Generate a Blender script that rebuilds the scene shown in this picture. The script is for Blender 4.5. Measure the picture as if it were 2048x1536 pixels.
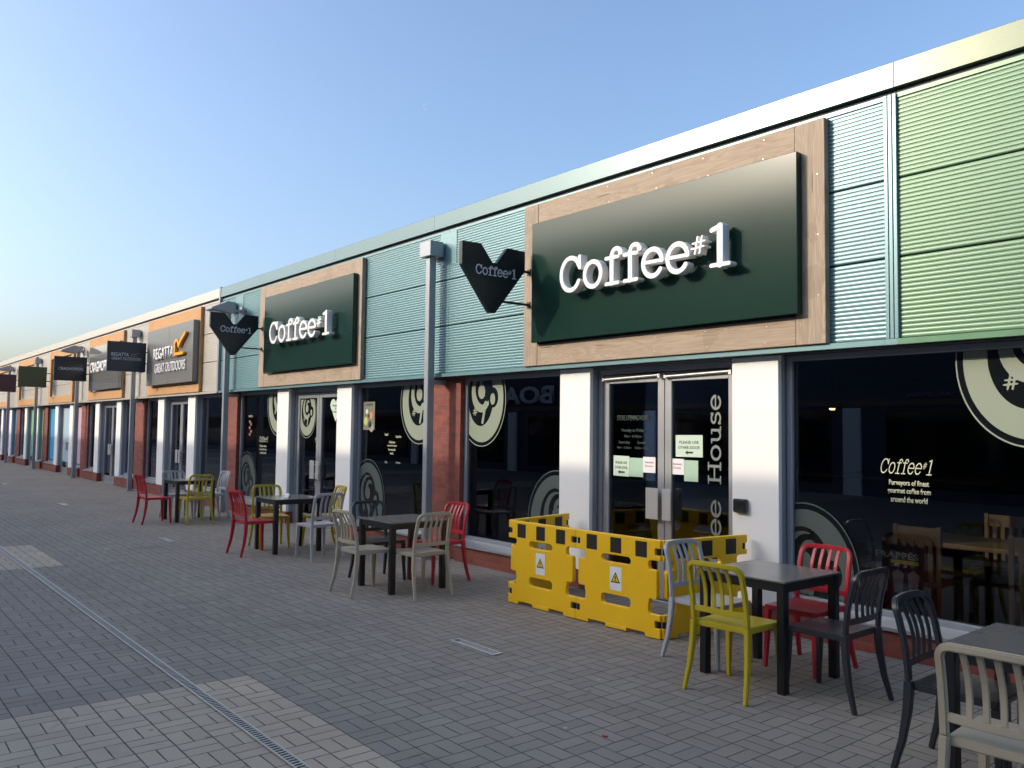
import bpy, bmesh, math, random
import numpy as np
from mathutils import Vector, Matrix
random.seed(7)
for o in list(bpy.data.objects): bpy.data.objects.remove(o)
scn = bpy.context.scene
COL = scn.collection
rad = math.radians

# ---------------------------------------------------------------- camera
CAMH = 1.7
YAW, PITCH, ROLL, FPX = rad(39.2338), rad(3.0906), rad(0.6843), 1679.7
F = Vector((-math.cos(YAW)*math.cos(PITCH), math.sin(YAW)*math.cos(PITCH), math.sin(PITCH)))
R0 = F.cross(Vector((0, 0, 1))).normalized(); U0 = R0.cross(F)
R = R0*math.cos(ROLL) + U0*math.sin(ROLL); U = -R0*math.sin(ROLL) + U0*math.cos(ROLL)
cam = bpy.data.objects.new('camera', bpy.data.cameras.new('camera')); COL.objects.link(cam)
M = Matrix.Identity(4)
for i in range(3):
    M[i][0], M[i][1], M[i][2] = R[i], U[i], -F[i]
M[2][3] = CAMH
cam.matrix_world = M
cam.data.sensor_width = 36; cam.data.lens = FPX*36/2048
cam.data.clip_start = .05; cam.data.clip_end = 6000
scn.camera = cam

# ---------------------------------------------------------------- sky and sun
SUN_EL, SUN_AZ = 22.5, 33.0          # azimuth from -Y towards -X
el, az = rad(SUN_EL), rad(SUN_AZ)
tosun = Vector((-math.sin(az)*math.cos(el), -math.cos(az)*math.cos(el), math.sin(el)))
w = bpy.data.worlds.new('World'); scn.world = w; w.use_nodes = True
nt = w.node_tree; nt.nodes.clear()
sky = nt.nodes.new('ShaderNodeTexSky'); sky.sky_type = 'NISHITA'; sky.sun_disc = False
sky.sun_elevation = el; sky.sun_rotation = math.atan2(tosun.x, tosun.y)
sky.altitude = 0; sky.air_density = 1.0; sky.dust_density = 4.3; sky.ozone_density = 3.3
bg = nt.nodes.new('ShaderNodeBackground'); bg.inputs[1].default_value = .15
wo = nt.nodes.new('ShaderNodeOutputWorld')
nt.links.new(sky.outputs[0], bg.inputs[0]); nt.links.new(bg.outputs[0], wo.inputs[0])
sl = bpy.data.lights.new('sun', 'SUN'); sl.energy = 1.2; sl.angle = rad(.5); sl.color = (1, .86, .68)
so = bpy.data.objects.new('sun', sl); COL.objects.link(so)
so.rotation_euler = tosun.to_track_quat('Z', 'Y').to_euler(); so.location = (0, 0, 30)
scn.view_settings.view_transform = 'Standard'; scn.view_settings.look = 'None'
scn.view_settings.exposure = 1.08; scn.view_settings.gamma = 1

try:
    scn.cycles.use_denoising = True
except Exception: pass

# ---------------------------------------------------------------- materials
def newmat(name):
    m = bpy.data.materials.new(name); m.use_nodes = True
    t = m.node_tree; p = t.nodes['Principled BSDF']
    return m, t, p
def N(t, kind, **kw):
    n = t.nodes.new(kind)
    for k, v in kw.items():
        if k.startswith('_'): setattr(n, k[1:], v)
        else: n.inputs[k.replace('__', ' ')].default_value = v
    return n
def mth(t, op, a, b=None, c=None):
    n = t.nodes.new('ShaderNodeMath'); n.operation = op
    for i, v in enumerate((a, b, c)):
        if v is None: continue
        if isinstance(v, (int, float)): n.inputs[i].default_value = v
        else: t.links.new(v, n.inputs[i])
    return n.outputs[0]
def mixc(t, fac, a, b, mode='MIX'):
    n = t.nodes.new('ShaderNodeMix'); n.data_type = 'RGBA'; n.blend_type = mode
    for sock, v in ((n.inputs[0], fac), (n.inputs[6], a), (n.inputs[7], b)):
        if isinstance(v, (int, float)): sock.default_value = v
        elif isinstance(v, tuple): sock.default_value = v if len(v) == 4 else (*v, 1)
        else: t.links.new(v, sock)
    return n.outputs[2]
def mat(name, col, rough=.5, metal=0., var=.12, scale=6., coat=0., bump=0., bscale=150., rvar=.08, stretch=(1, 1, 1), spec=.5):
    m, t, p = newmat(name)
    tc = N(t, 'ShaderNodeTexCoord'); mp = N(t, 'ShaderNodeMapping'); mp.inputs['Scale'].default_value = stretch
    t.links.new(tc.outputs['Object'], mp.inputs[0])
    nz = N(t, 'ShaderNodeTexNoise', Scale=scale, Detail=6., Roughness=.6); t.links.new(mp.outputs[0], nz.inputs[0])
    lo = tuple(c*(1-var) for c in col); hi = tuple(min(1, c*(1+var)) for c in col)
    t.links.new(mixc(t, nz.outputs[0], lo, hi), p.inputs['Base Color'])
    rr = mth(t, 'MULTIPLY_ADD', nz.outputs[0], rvar*2, rough-rvar); t.links.new(rr, p.inputs['Roughness'])
    p.inputs['Metallic'].default_value = metal; p.inputs['Coat Weight'].default_value = coat
    p.inputs['Specular IOR Level'].default_value = spec
    if bump:
        n2 = N(t, 'ShaderNodeTexNoise', Scale=bscale, Detail=3.); t.links.new(tc.outputs['Object'], n2.inputs[0])
        b = N(t, 'ShaderNodeBump', Strength=bump, Distance=.002); t.links.new(n2.outputs[0], b.inputs['Height'])
        t.links.new(b.outputs[0], p.inputs['Normal'])
    return m
TEAL = mat('teal_coated_metal', (.135, .265, .285), .34, .22, .08, .9, rvar=.03, spec=.8)
GREENC = mat('green_coated_metal', (.140, .250, .150), .35, .15, .10, .9, rvar=.04, spec=.6)
CREAM = mat('cream_coated_metal', (.52, .49, .43), .38, .25, .05, 1.5, rvar=.03)
TEALP = mat('teal_parapet_metal', (.10, .19, .20), .25, .10, .05, 1.5, rvar=.03)
GREENP = mat('green_parapet_metal', (.17, .21, .13), .27, .10, .05, 1.5, rvar=.03)
GREENTRIM = mat('green_trim', (.10, .22, .13), .35, .3, .05)
GREY = mat('grey_coated_aluminium', (.33, .35, .38), .38, .3, .06, 3, bump=.05)
LGREY = mat('pale_grey_aluminium', (.40, .41, .42), .34, .45, .06, 3)
DGREY = mat('dark_grey_soffit', (.035, .04, .045), .6)
STEEL = mat('galvanised_steel', (.36, .35, .33), .55, .3, .2, 20)
SATIN = mat('satin_steel', (.68, .67, .65), .38, .55, .03, 10)
WHITE = mat('white_render', (.84, .84, .815), .65, 0, .025, 2, bump=.12)
WHITEP = mat('white_sign_paint', (.82, .81, .79), .4, 0, .02)
DKGREEN = mat('dark_green_gloss_panel', (.010, .034, .026), .16, 0, .06, 1, rvar=.01, spec=.30)
BLADE = mat('dark_green_sign_paint', (.010, .016, .017), .35, 0, .1)
NAVY = mat('slate_sign_paint', (.028, .035, .05), .35)
BLACKS = mat('black_sign_paint', (.014, .015, .02), .22)
OLIVE = mat('olive_sign_paint', (.055, .070, .026), .45)
WINE = mat('wine_sign_paint', (.065, .018, .028), .45)
GREYB = mat('grey_gloss_board', (.19, .19, .185), .28, .1, .02, 1, rvar=.0)
GREYM = mat('grey_mirror_board', (.34, .34, .33), .06, .55, .03, rvar=.02)
ORANGE = mat('amber_sign_paint', (.80, .36, .02), .4)
BLACK = mat('black_powder_coat', (.010, .011, .013), .38, 0, .15, bump=.1)
RUBBER = mat('black_plastic', (.012, .012, .012), .5)
TOPM = mat('dark_grey_table_laminate', (.165, .158, .145), .22, 0, .12, 9, rvar=.04, spec=.6)
YELP = mat('yellow_plastic', (.95, .54, .010), .40, 0, .09, 3, bump=.08, bscale=60)
REFL = mat('black_reflective_patch', (.02, .017, .014), .45)
LABELW = mat('white_label_vinyl', (.8, .8, .8), .4)
YSIGN = mat('yellow_label_print', (.85, .62, .02), .4)
BRONZE = mat('dark_print', (.02, .022, .02), .5)
STICK = mat('pale_green_vinyl', (.25, .29, .215), .5, 0, .03)
STICKD = mat('grey_green_vinyl', (.085, .108, .096), .5, 0, .03)
STICKV = mat('faint_green_vinyl', (.05, .075, .06), .5, 0, .03)
CREAMT = mat('cream_vinyl', (.60, .60, .42), .5, 0, .03)
BLKV = mat('black_vinyl', (.006, .008, .010), .12, 0, .03)
PAPERG = mat('pale_green_paper', (.55, .68, .56), .7, 0, .03)
PAPERW = mat('white_paper', (.78, .76, .76), .7, 0, .02)
PAPERT = mat('tan_paper', (.17, .165, .12), .7)
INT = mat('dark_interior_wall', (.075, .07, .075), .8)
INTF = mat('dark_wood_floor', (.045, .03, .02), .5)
PINE = mat('varnished_pine', (.38, .22, .09), .4, 0, .25, 20, stretch=(1, 14, 1))
LEATH = mat('brown_leather', (.09, .04, .025), .5)
ROOFM = mat('grey_roof_membrane', (.2, .2, .2), .8)
def chairmat(n, c, r=.36): return mat(n, c, r, 0, .05, 12, bump=.02, bscale=300, rvar=.03)
CH = {'yellow': chairmat('yellow_green_plastic', (.52, .40, .022)), 'red': chairmat('red_plastic', (.50, .020, .034)),
      'silver': chairmat('silver_grey_plastic', (.46, .455, .455)), 'beige': chairmat('beige_plastic', (.46, .395, .29)),
      'black': chairmat('charcoal_plastic', (.030, .033, .038), .33)}
def glassmat(name, tint, refl=1.0):
    m, t, p = newmat(name); t.nodes.remove(p)
    out = t.nodes['Material Output']
    tr = N(t, 'ShaderNodeBsdfTransparent'); tr.inputs[0].default_value = (*tint, 1)
    gl = N(t, 'ShaderNodeBsdfGlossy', Roughness=.0); gl.inputs[0].default_value = (.9, .93, 1, 1)
    fr = N(t, 'ShaderNodeFresnel', IOR=1.5)
    mx = N(t, 'ShaderNodeMixShader'); t.links.new(mth(t, 'MULTIPLY', fr.outputs[0], refl), mx.inputs[0])
    t.links.new(tr.outputs[0], mx.inputs[1]); t.links.new(gl.outputs[0], mx.inputs[2]); t.links.new(mx.outputs[0], out.inputs[0])
    return m
GLASS = glassmat('tinted_shop_glass', (.72, .75, .77), 1.15)
def emis(name, c, s):
    m, t, p = newmat(name); p.inputs['Base Color'].default_value = (*c, 1)
    p.inputs['Emission Color'].default_value = (*c, 1); p.inputs['Emission Strength'].default_value = s
    return m
LAMP = emis('warm_lamp', (1, .5, .15), 6)

def brickmat():
    m, t, p = newmat('red_brick')
    tc = N(t, 'ShaderNodeTexCoord'); sx = N(t, 'ShaderNodeSeparateXYZ'); t.links.new(tc.outputs['Object'], sx.inputs[0])
    cx = N(t, 'ShaderNodeCombineXYZ'); t.links.new(mth(t, 'ADD', sx.outputs[0], sx.outputs[1]), cx.inputs[0]); t.links.new(sx.outputs[2], cx.inputs[1])
    b = N(t, 'ShaderNodeTexBrick', Scale=1.); t.links.new(cx.outputs[0], b.inputs[0])
    b.inputs['Brick Width'].default_value = .225; b.inputs['Row Height'].default_value = .075
    b.inputs['Mortar Size'].default_value = .006; b.inputs['Mortar Smooth'].default_value = .3
    b.inputs['Color1'].default_value = (.27, .062, .038, 1); b.inputs['Color2'].default_value = (.18, .040, .028, 1)
    b.inputs['Mortar'].default_value = (.13, .085, .07, 1); b.inputs['Bias'].default_value = -.1
    nz = N(t, 'ShaderNodeTexNoise', Scale=18., Detail=5.); t.links.new(tc.outputs['Object'], nz.inputs[0])
    c = mixc(t, .6, b.outputs[0], mixc(t, nz.outputs[0], (.45, .45, .45), (1.5, 1.5, 1.5)), 'MULTIPLY')
    t.links.new(c, p.inputs['Base Color']); p.inputs['Roughness'].default_value = .75
    bp = N(t, 'ShaderNodeBump', Strength=.5, Distance=.004); t.links.new(mth(t, 'SUBTRACT', 1., b.outputs[1]), bp.inputs['Height'])
    t.links.new(bp.outputs[0], p.inputs['Normal']); return m
BRICK = brickmat()

def woodmat(name, a, b, dark, axis='x', seed=0.):
    m, t, p = newmat(name)
    tc = N(t, 'ShaderNodeTexCoord'); mp = N(t, 'ShaderNodeMapping')
    mp.inputs['Scale'].default_value = (.35, 1, 5) if axis == 'x' else (5, 1, .35)
    mp.inputs['Location'].default_value = (seed, seed, seed)
    t.links.new(tc.outputs['Object'], mp.inputs[0])
    n1 = N(t, 'ShaderNodeTexNoise', Scale=1.6, Detail=3., Roughness=.5, Distortion=1.2); t.links.new(mp.outputs[0], n1.inputs[0])
    gr = mth(t, 'FRACT', mth(t, 'MULTIPLY', n1.outputs[0], 13.))
    gr = mth(t, 'MULTIPLY', mth(t, 'ABSOLUTE', mth(t, 'SUBTRACT', gr, .5)), 2.)
    mp2 = N(t, 'ShaderNodeMapping'); mp2.inputs['Scale'].default_value = (3, 3, 120) if axis == 'x' else (120, 3, 3)
    t.links.new(tc.outputs['Object'], mp2.inputs[0])
    n2 = N(t, 'ShaderNodeTexNoise', Scale=1., Detail=4.); t.links.new(mp2.outputs[0], n2.inputs[0])
    n3 = N(t, 'ShaderNodeTexNoise', Scale=2.2, Detail=4.); t.links.new(tc.outputs['Object'], n3.inputs[0])
    c = mixc(t, mth(t, 'MULTIPLY', gr, .8), a, b)
    c = mixc(t, mth(t, 'MULTIPLY', mth(t, 'POWER', n2.outputs[0], 1.5), .8), c, dark)
    c = mixc(t, mth(t, 'MULTIPLY', mth(t, 'GREATER_THAN', n3.outputs[0], .6), .25), c, dark)
    v = N(t, 'ShaderNodeTexVoronoi', Scale=2.3); t.links.new(mp.outputs[0], v.inputs[0])
    kn = mth(t, 'LESS_THAN', v.outputs[0], .09)
    c = mixc(t, mth(t, 'MULTIPLY', kn, .6), c, tuple(x*.4 for x in dark))
    t.links.new(c, p.inputs['Base Color']); p.inputs['Roughness'].default_value = .7
    bp = N(t, 'ShaderNodeBump', Strength=.35, Distance=.003); t.links.new(n2.outputs[0], bp.inputs['Height']); t.links.new(bp.outputs[0], p.inputs['Normal'])
    return m
WOODX = woodmat('weathered_larch_boards', (.48, .375, .265), (.34, .25, .17), (.19, .14, .10), 'x', 3.)
WOODZ = woodmat('weathered_larch_uprights', (.50, .40, .29), (.33, .25, .175), (.18, .135, .10), 'z', 9.)
WOODOX = woodmat('stained_orange_boards', (.58, .33, .14), (.50, .27, .105), (.45, .20, .06), 'x', 1.)
WOODOZ = woodmat('stained_orange_uprights', (.60, .34, .14), (.50, .27, .105), (.42, .19, .06), 'z', 5.)

def pavemat():
    m, t, p = newmat('block_paving')
    g = N(t, 'ShaderNodeNewGeometry'); s = N(t, 'ShaderNodeSeparateXYZ'); t.links.new(g.outputs['Position'], s.inputs[0])
    X, Y = s.outputs[0], s.outputs[1]
    C = .2
    u = mth(t, 'DIVIDE', mth(t, 'ADD', X, 5.655+C*200), C); v = mth(t, 'DIVIDE', mth(t, 'ADD', Y, -2.318+C*200), C)
    # slight wobble of the laid blocks
    wn = N(t, 'ShaderNodeTexNoise', Scale=1.7, Detail=2.); t.links.new(g.outputs['Position'], wn.inputs[0])
    wob = mth(t, 'MULTIPLY', mth(t, 'SUBTRACT', wn.outputs[0], .5), .10)
    u = mth(t, 'ADD', u, wob); v = mth(t, 'ADD', v, mth(t, 'MULTIPLY', wob, .7))
    fu, fv = mth(t, 'FLOOR', u), mth(t, 'FLOOR', v)
    par = mth(t, 'GREATER_THAN', mth(t, 'FRACT', mth(t, 'MULTIPLY', mth(t, 'ADD', fu, fv), .5)), .25)
    lu, lv = mth(t, 'SUBTRACT', u, fu), mth(t, 'SUBTRACT', v, fv)
    def sel(a, b):   # par ? b : a
        return mth(t, 'ADD', mth(t, 'MULTIPLY', b, par), mth(t, 'MULTIPLY', a, mth(t, 'SUBTRACT', 1., par)))
    along, across = sel(lu, lv), sel(lv, lu)
    a2 = mth(t, 'MULTIPLY', across, 2.); half = mth(t, 'FLOOR', a2); lc = mth(t, 'SUBTRACT', a2, half)
    def edge(x, k): return mth(t, 'MULTIPLY', mth(t, 'MINIMUM', x, mth(t, 'SUBTRACT', 1., x)), k)
    d = mth(t, 'MINIMUM', edge(along, C), edge(lc, C/2))
    jn = N(t, 'ShaderNodeTexNoise', Scale=14., Detail=2.); t.links.new(g.outputs['Position'], jn.inputs[0])
    wj = mth(t, 'MULTIPLY_ADD', jn.outputs[0], .0065, .0006)
    joint = N(t, 'ShaderNodeMapRange', _interpolation_type='SMOOTHSTEP'); joint.inputs['From Min'].default_value = 0
    t.links.new(mth(t, 'DIVIDE', d, wj), joint.inputs[0]); joint.inputs['From Min'].default_value = .55; joint.inputs['From Max'].default_value = 1.25
    J = joint.outputs[0]
    idv = N(t, 'ShaderNodeCombineXYZ'); t.links.new(mth(t, 'ADD', fu, mth(t, 'MULTIPLY', half, .37)), idv.inputs[0]); t.links.new(fv, idv.inputs[1])
    wnz = N(t, 'ShaderNodeTexWhiteNoise'); t.links.new(idv.outputs[0], wnz.inputs[0])
    # pale square panels every 7.8 m, in a dark field
    cx = mth(t, 'SUBTRACT', mth(t, 'FRACT', mth(t, 'DIVIDE', mth(t, 'ADD', X, 5.655+78.2), 7.82)), 0.)
    inx = mth(t, 'LESS_THAN', cx, .2745)
    iny = mth(t, 'LESS_THAN', Y, 2.318)
    pale = mth(t, 'MULTIPLY', inx, iny)
    dk = mixc(t, wnz.outputs[0], (.250, .222, .188), (.292, .260, .218))
    tn = mixc(t, wnz.outputs[0], (.425, .352, .262), (.480, .400, .298))
    c = mixc(t, pale, dk, tn)
    big = N(t, 'ShaderNodeTexNoise', Scale=.55, Detail=8., Roughness=.7); t.links.new(g.outputs['Position'], big.inputs[0])
    c = mixc(t, .8, c, mixc(t, big.outputs[0], (.62, .62, .64), (1.32, 1.32, 1.30)), 'MULTIPLY')
    fine = N(t, 'ShaderNodeTexNoise', Scale=140., Detail=3.); t.links.new(g.outputs['Position'], fine.inputs[0])
    c = mixc(t, .6, c, mixc(t, fine.outputs[0], (.55, .55, .55), (1.4, 1.4, 1.4)), 'MULTIPLY')
    sp = N(t, 'ShaderNodeTexVoronoi', Scale=2.6); t.links.new(g.outputs['Position'], sp.inputs[0])
    c = mixc(t, mth(t, 'MULTIPLY', mth(t, 'LESS_THAN', sp.outputs[0], .035), .55), c, (.48, .46, .42))
    sp2 = N(t, 'ShaderNodeTexVoronoi', Scale=3.7); t.links.new(g.outputs['Position'], sp2.inputs[0])
    c = mixc(t, mth(t, 'MULTIPLY', mth(t, 'LESS_THAN', sp2.outputs[0], .06), .45), c, (.07, .065, .06))
    st = N(t, 'ShaderNodeTexNoise', Scale=1.3, Detail=9., Roughness=.75, Distortion=.6); t.links.new(g.outputs['Position'], st.inputs[0])
    c = mixc(t, mth(t, 'MULTIPLY', mth(t, 'GREATER_THAN', st.outputs[0], .60), .18), c, (.11, .10, .09))
    c = mixc(t, J, (.072, .066, .058), c)
    t.links.new(c, p.inputs['Base Color']); p.inputs['Roughness'].default_value = .88; p.inputs['Specular IOR Level'].default_value = .3
    hgt = mth(t, 'ADD', mth(t, 'MULTIPLY', J, 1.), mth(t, 'ADD', mth(t, 'MULTIPLY', fine.outputs[0], .12), mth(t, 'MULTIPLY', wnz.outputs[0], .25)))
    bp = N(t, 'ShaderNodeBump', Strength=.6, Distance=.004); t.links.new(hgt, bp.inputs['Height']); t.links.new(bp.outputs[0], p.inputs['Normal'])
    return m
PAVE = pavemat()

# ---------------------------------------------------------------- object helpers
class MB:
    def __init__(s): s.v, s.f = [], []
    def add(s, vs, fs):
        k = len(s.v); s.v += [tuple(x) for x in vs]; s.f += [tuple(i+k for i in f) for f in fs]; return s
    def box(s, x0, x1, y0, y1, z0, z1, m=None):
        vs = [(x, y, z) for x in (x0, x1) for y in (y0, y1) for z in (z0, z1)]
        if m: vs = [m @ Vector(q) for q in vs]
        return s.add(vs, [(0, 1, 3, 2), (4, 6, 7, 5), (0, 4, 5, 1), (2, 3, 7, 6), (0, 2, 6, 4), (1, 5, 7, 3)])
    def prism(s, pts, a, b, fn):      # pts: 2D polygon; fn(u,v,w)->xyz ; w from a to b
        n = len(pts); vs = [fn(u, v, a) for u, v in pts]+[fn(u, v, b) for u, v in pts]
        return s.add(vs, [tuple(range(n))[::-1], tuple(range(n, 2*n))]+[(i, (i+1) % n, n+(i+1) % n, n+i) for i in range(n)])
    def sweep(s, path, prof, up=None):   # rectangular/any section (list of (a,b) or function of i) along path
        n = len(path); P = [Vector(q) for q in path]; rings = []
        for i in range(n):
            t = (P[min(i+1, n-1)]-P[max(i-1, 0)]).normalized()
            u_ = Vector(up[i] if isinstance(up, list) else up); a = t.cross(u_).normalized(); b = a.cross(t)
            pr = prof(i) if callable(prof) else prof
            rings.append([P[i]+a*x+b*y for x, y in pr])
        m = len(rings[0]); vs = [q for r in rings for q in r]; fs = []
        for i in range(n-1):
            for j in range(m): fs.append((i*m+j, i*m+(j+1) % m, (i+1)*m+(j+1) % m, (i+1)*m+j))
        fs += [tuple(range(m))[::-1], tuple((n-1)*m+j for j in range(m))]
        return s.add(vs, fs)
    def build(s, name, m, parent=None, bevel=0., smooth=False, seg=2):
        me = bpy.data.meshes.new(name); me.from_pydata(s.v, [], s.f); me.update()
        b = bmesh.new(); b.from_mesh(me); bmesh.ops.recalc_face_normals(b, faces=b.faces[:])
        if bevel: 
            es = [e for e in b.edges if e.is_manifold and e.calc_face_angle(0) > .6]
            bmesh.ops.bevel(b, geom=es, offset=bevel, segments=seg, affect='EDGES', clamp_overlap=True)
        b.to_mesh(me); b.free()
        if smooth: shade(me)
        me.materials.append(m)
        return link(name, me, parent)
def shade(me, ang=.6):
    me.polygons.foreach_set('use_smooth', [True]*len(me.polygons)); me.update()
    try: me.set_sharp_from_angle(angle=ang)
    except Exception: pass
def link(name, data, parent=None, loc=None):
    o = bpy.data.objects.new(name, data); COL.objects.link(o)
    if parent is not None:
        o.parent = parent; o.matrix_parent_inverse = Matrix.Identity(4)
        p = parent; off = Vector((0, 0, 0))
        if not LOCAL[0]:
            while p is not None: off += Vector(p.location); p = p.parent
            o.location = -off
    return o
LOCAL = [False]      # True while parts are modelled in their thing's own coordinates
def tag(o, label=None, cat=None, group=None, kind=None):
    for k, v in (('label', label), ('category', cat), ('group', group), ('kind', kind)):
        if v: o[k] = v
    return o
def thing(name, loc, label, cat, group=None, rz=0):
    o = bpy.data.objects.new(name, None); COL.objects.link(o); o.location = loc; o.rotation_euler = (0, 0, rz)
    o.empty_display_size = .2
    return tag(o, label, cat, group)
def copy_tree(o, parent=None):
    c = o.copy(); COL.objects.link(c); c.parent = parent
    for ch in o.children: copy_tree(ch, c)
    return c

# ------------------------------------------------------- outlines from signed distance fields
def contour(fn, x0, x1, y0, y1, h):
    nx, ny = int((x1-x0)/h)+2, int((y1-y0)/h)+2
    xs = x0+h*np.arange(nx); ys = y0+h*np.arange(ny); XX, YY = np.meshgrid(xs, ys, indexing='ij')
    g = fn(XX, YY); g = np.where(np.abs(g) < 1e-9, 1e-9, g); ins = g < 0
    nxt = {}
    c = ins[:-1, :-1]*1+ins[1:, :-1]*2+ins[1:, 1:]*4+ins[:-1, 1:]*8
    def ept(e):
        k, i, j = e
        if k == 0: t = g[i, j]/(g[i, j]-g[i+1, j]); return (xs[i]+t*h, ys[j])
        t = g[i, j]/(g[i, j]-g[i, j+1]); return (xs[i], ys[j]+t*h)
    T = {1: [(3, 0)], 2: [(0, 1)], 3: [(3, 1)], 4: [(1, 2)], 5: [(3, 2), (1, 0)], 6: [(0, 2)], 7: [(3, 2)], 8: [(2, 3)], 9: [(2, 0)], 10: [(2, 1), (0, 3)], 11: [(2, 1)], 12: [(1, 3)], 13: [(1, 0)], 14: [(0, 3)]}
    for i, j in zip(*np.where((c > 0) & (c < 15))):
        E = {0: (0, i, j), 1: (1, i+1, j), 2: (0, i, j+1), 3: (1, i, j)}
        for a, b in T[int(c[i, j])]: nxt[E[a]] = E[b]
    loops = []
    while nxt:
        s0, e = nxt.popitem(); L = [s0]
        while e != s0 and e in nxt: L.append(e); e = nxt.pop(e)
        P = [ept(q) for q in L]
        Q = [P[0]]
        for k in range(1, len(P)-1):       # drop nearly collinear points
            a, b, d = Q[-1], P[k], P[k+1]
            L2 = math.hypot(d[0]-a[0], d[1]-a[1])+1e-12
            if abs((b[0]-a[0])*(d[1]-a[1])-(b[1]-a[1])*(d[0]-a[0]))/L2 > h*.035 or math.hypot(b[0]-a[0], b[1]-a[1]) > h*14: Q.append(b)
        Q.append(P[-1])
        if len(Q) > 4: loops.append(Q)
    return loops
def solid(loops, depth, bevel=0., res=1):
    cu = bpy.data.curves.new('outline', 'CURVE'); cu.dimensions = '2D'; cu.fill_mode = 'BOTH'
    for L in loops:
        sp = cu.splines.new('POLY'); sp.points.add(len(L)-1)
        for q, (x, y) in zip(sp.points, L): q.co = (x, y, 0, 1)
        sp.use_cyclic_u = True
    cu.extrude = max(0, depth/2-bevel); cu.bevel_depth = bevel; cu.bevel_resolution = res
    if bevel: cu.offset = -bevel
    return bake(cu)
def bake(cu):
    o = bpy.data.objects.new('tmp', cu); COL.objects.link(o)
    dg = bpy.context.evaluated_depsgraph_get(); me = bpy.data.meshes.new_from_object(o.evaluated_get(dg))
    bpy.data.objects.remove(o); bpy.data.curves.remove(cu); me.materials.clear(); return me
def xf(me, o, ux, uy):
    """local x,y,z -> o + x*ux + y*uy + z*(ux x uy)"""
    ux, uy, o = Vector(ux), Vector(uy), Vector(o); uz = ux.cross(uy)
    m = Matrix.Identity(4)
    for i in range(3): m[i][0], m[i][1], m[i][2], m[i][3] = ux[i], uy[i], uz[i], o[i]
    me.transform(m); return me
def meshobj(name, me, m, parent=None):
    me.name = name; me.materials.append(m); return link(name, me, parent)
def textmesh(s, width=None, height=None, depth=.003, bold=0., align='CENTER', sp=1., line=1.):
    cu = bpy.data.curves.new('t', 'FONT'); cu.body = s; cu.size = 1; cu.extrude = 0; cu.offset = bold; cu.align_x = align
    cu.space_character = sp; cu.space_line = line; cu.resolution_u = 3
    me = bake(cu)
    n = len(me.vertices); a = np.empty(n*3); me.vertices.foreach_get('co', a); a = a.reshape(-1, 3)
    lo, hi = a.min(0), a.max(0)
    sx = width/(hi[0]-lo[0]) if width else None; sy = height/(hi[1]-lo[1]) if height else None
    sx = sx or sy; sy = sy or sx
    c = (lo+hi)/2
    a[:, 0] = (a[:, 0]-c[0])*sx; a[:, 1] = (a[:, 1]-c[1])*sy
    me.vertices.foreach_set('co', a.ravel()); me.update()
    if depth:
        b = bmesh.new(); b.from_mesh(me)
        ex = bmesh.ops.extrude_face_region(b, geom=b.faces[:])
        bmesh.ops.translate(b, verts=[q for q in ex['geom'] if isinstance(q, bmesh.types.BMVert)], vec=(0, 0, depth))
        bmesh.ops.recalc_face_normals(b, faces=b.faces[:]); b.to_mesh(me); b.free()
    return me
def join(meshes):
    b = bmesh.new()
    for me in meshes: b.from_mesh(me); bpy.data.meshes.remove(me)
    me = bpy.data.meshes.new('j'); b.to_mesh(me); b.free(); return me

# slab-serif stroke letters, cap height 1
def arc(cx, cy, rx, ry, a0, a1, n=30):
    return [(cx+rx*math.cos(rad(a0+(a1-a0)*i/n)), cy+ry*math.sin(rad(a0+(a1-a0)*i/n))) for i in range(n+1)]
GL = {
 'C': (.84, [(arc(.42, .5, .35, .44, 28, 330), .125), ([(.755, .93), (.755, .64)], .115)]),
 'o': (.72, [(arc(.36, .39, .285, .33, 0, 360, 40), .125)]),
 'f': (.58, [([(.27, .06), (.27, .78)], .14), (arc(.42, .78, .15, .155, 180, 25), .115), ([(.555, .83), (.56, .82)], .15), ([(.07, .72), (.48, .72)], .10), ([(.08, .055), (.48, .055)], .10)]),
 'e': (.71, [(arc(.36, .39, .285, .33, 5, 325, 40), .125), ([(.09, .415), (.63, .415)], .095)]),
 '1': (.56, [([(.30, .06), (.30, .93)], .16), ([(.30, .93), (.09, .87)], .12), ([(.07, .055), (.53, .055)], .10)]),
 'H': (1.0, [([(.2, .06), (.2, .94)], .12), ([(.8, .06), (.8, .94)], .12), ([(.2, .5), (.8, .5)], .10)]+[([(x-.15, y), (x+.15, y)], .09) for x in (.2, .8) for y in (.055, .945)]),
 'u': (.8, [([(.2, .70), (.2, .3)]+arc(.4, .3, .2, .235, 180, 330, 14), .12), ([(.62, .70), (.62, .06)], .12), ([(.07, .705), (.2, .705)], .09), ([(.48, .705), (.62, .705)], .09), ([(.62, .05), (.76, .05)], .09)]),
 's': (.64, [(arc(.32, .56, .2, .16, 20, 250, 18)+arc(.32, .235, .22, .175, 75, -160, 18), .115), ([(.53, .62), (.53, .74)], .08), ([(.09, .05), (.09, .19)], .08)]),
 '#': (.62, [([(.18, .0), (.30, .62)], .085), ([(.38, .0), (.50, .62)], .085), ([(.03, .20), (.58, .24)], .08), ([(.08, .40), (.62, .44)], .08)]),
}
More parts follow.
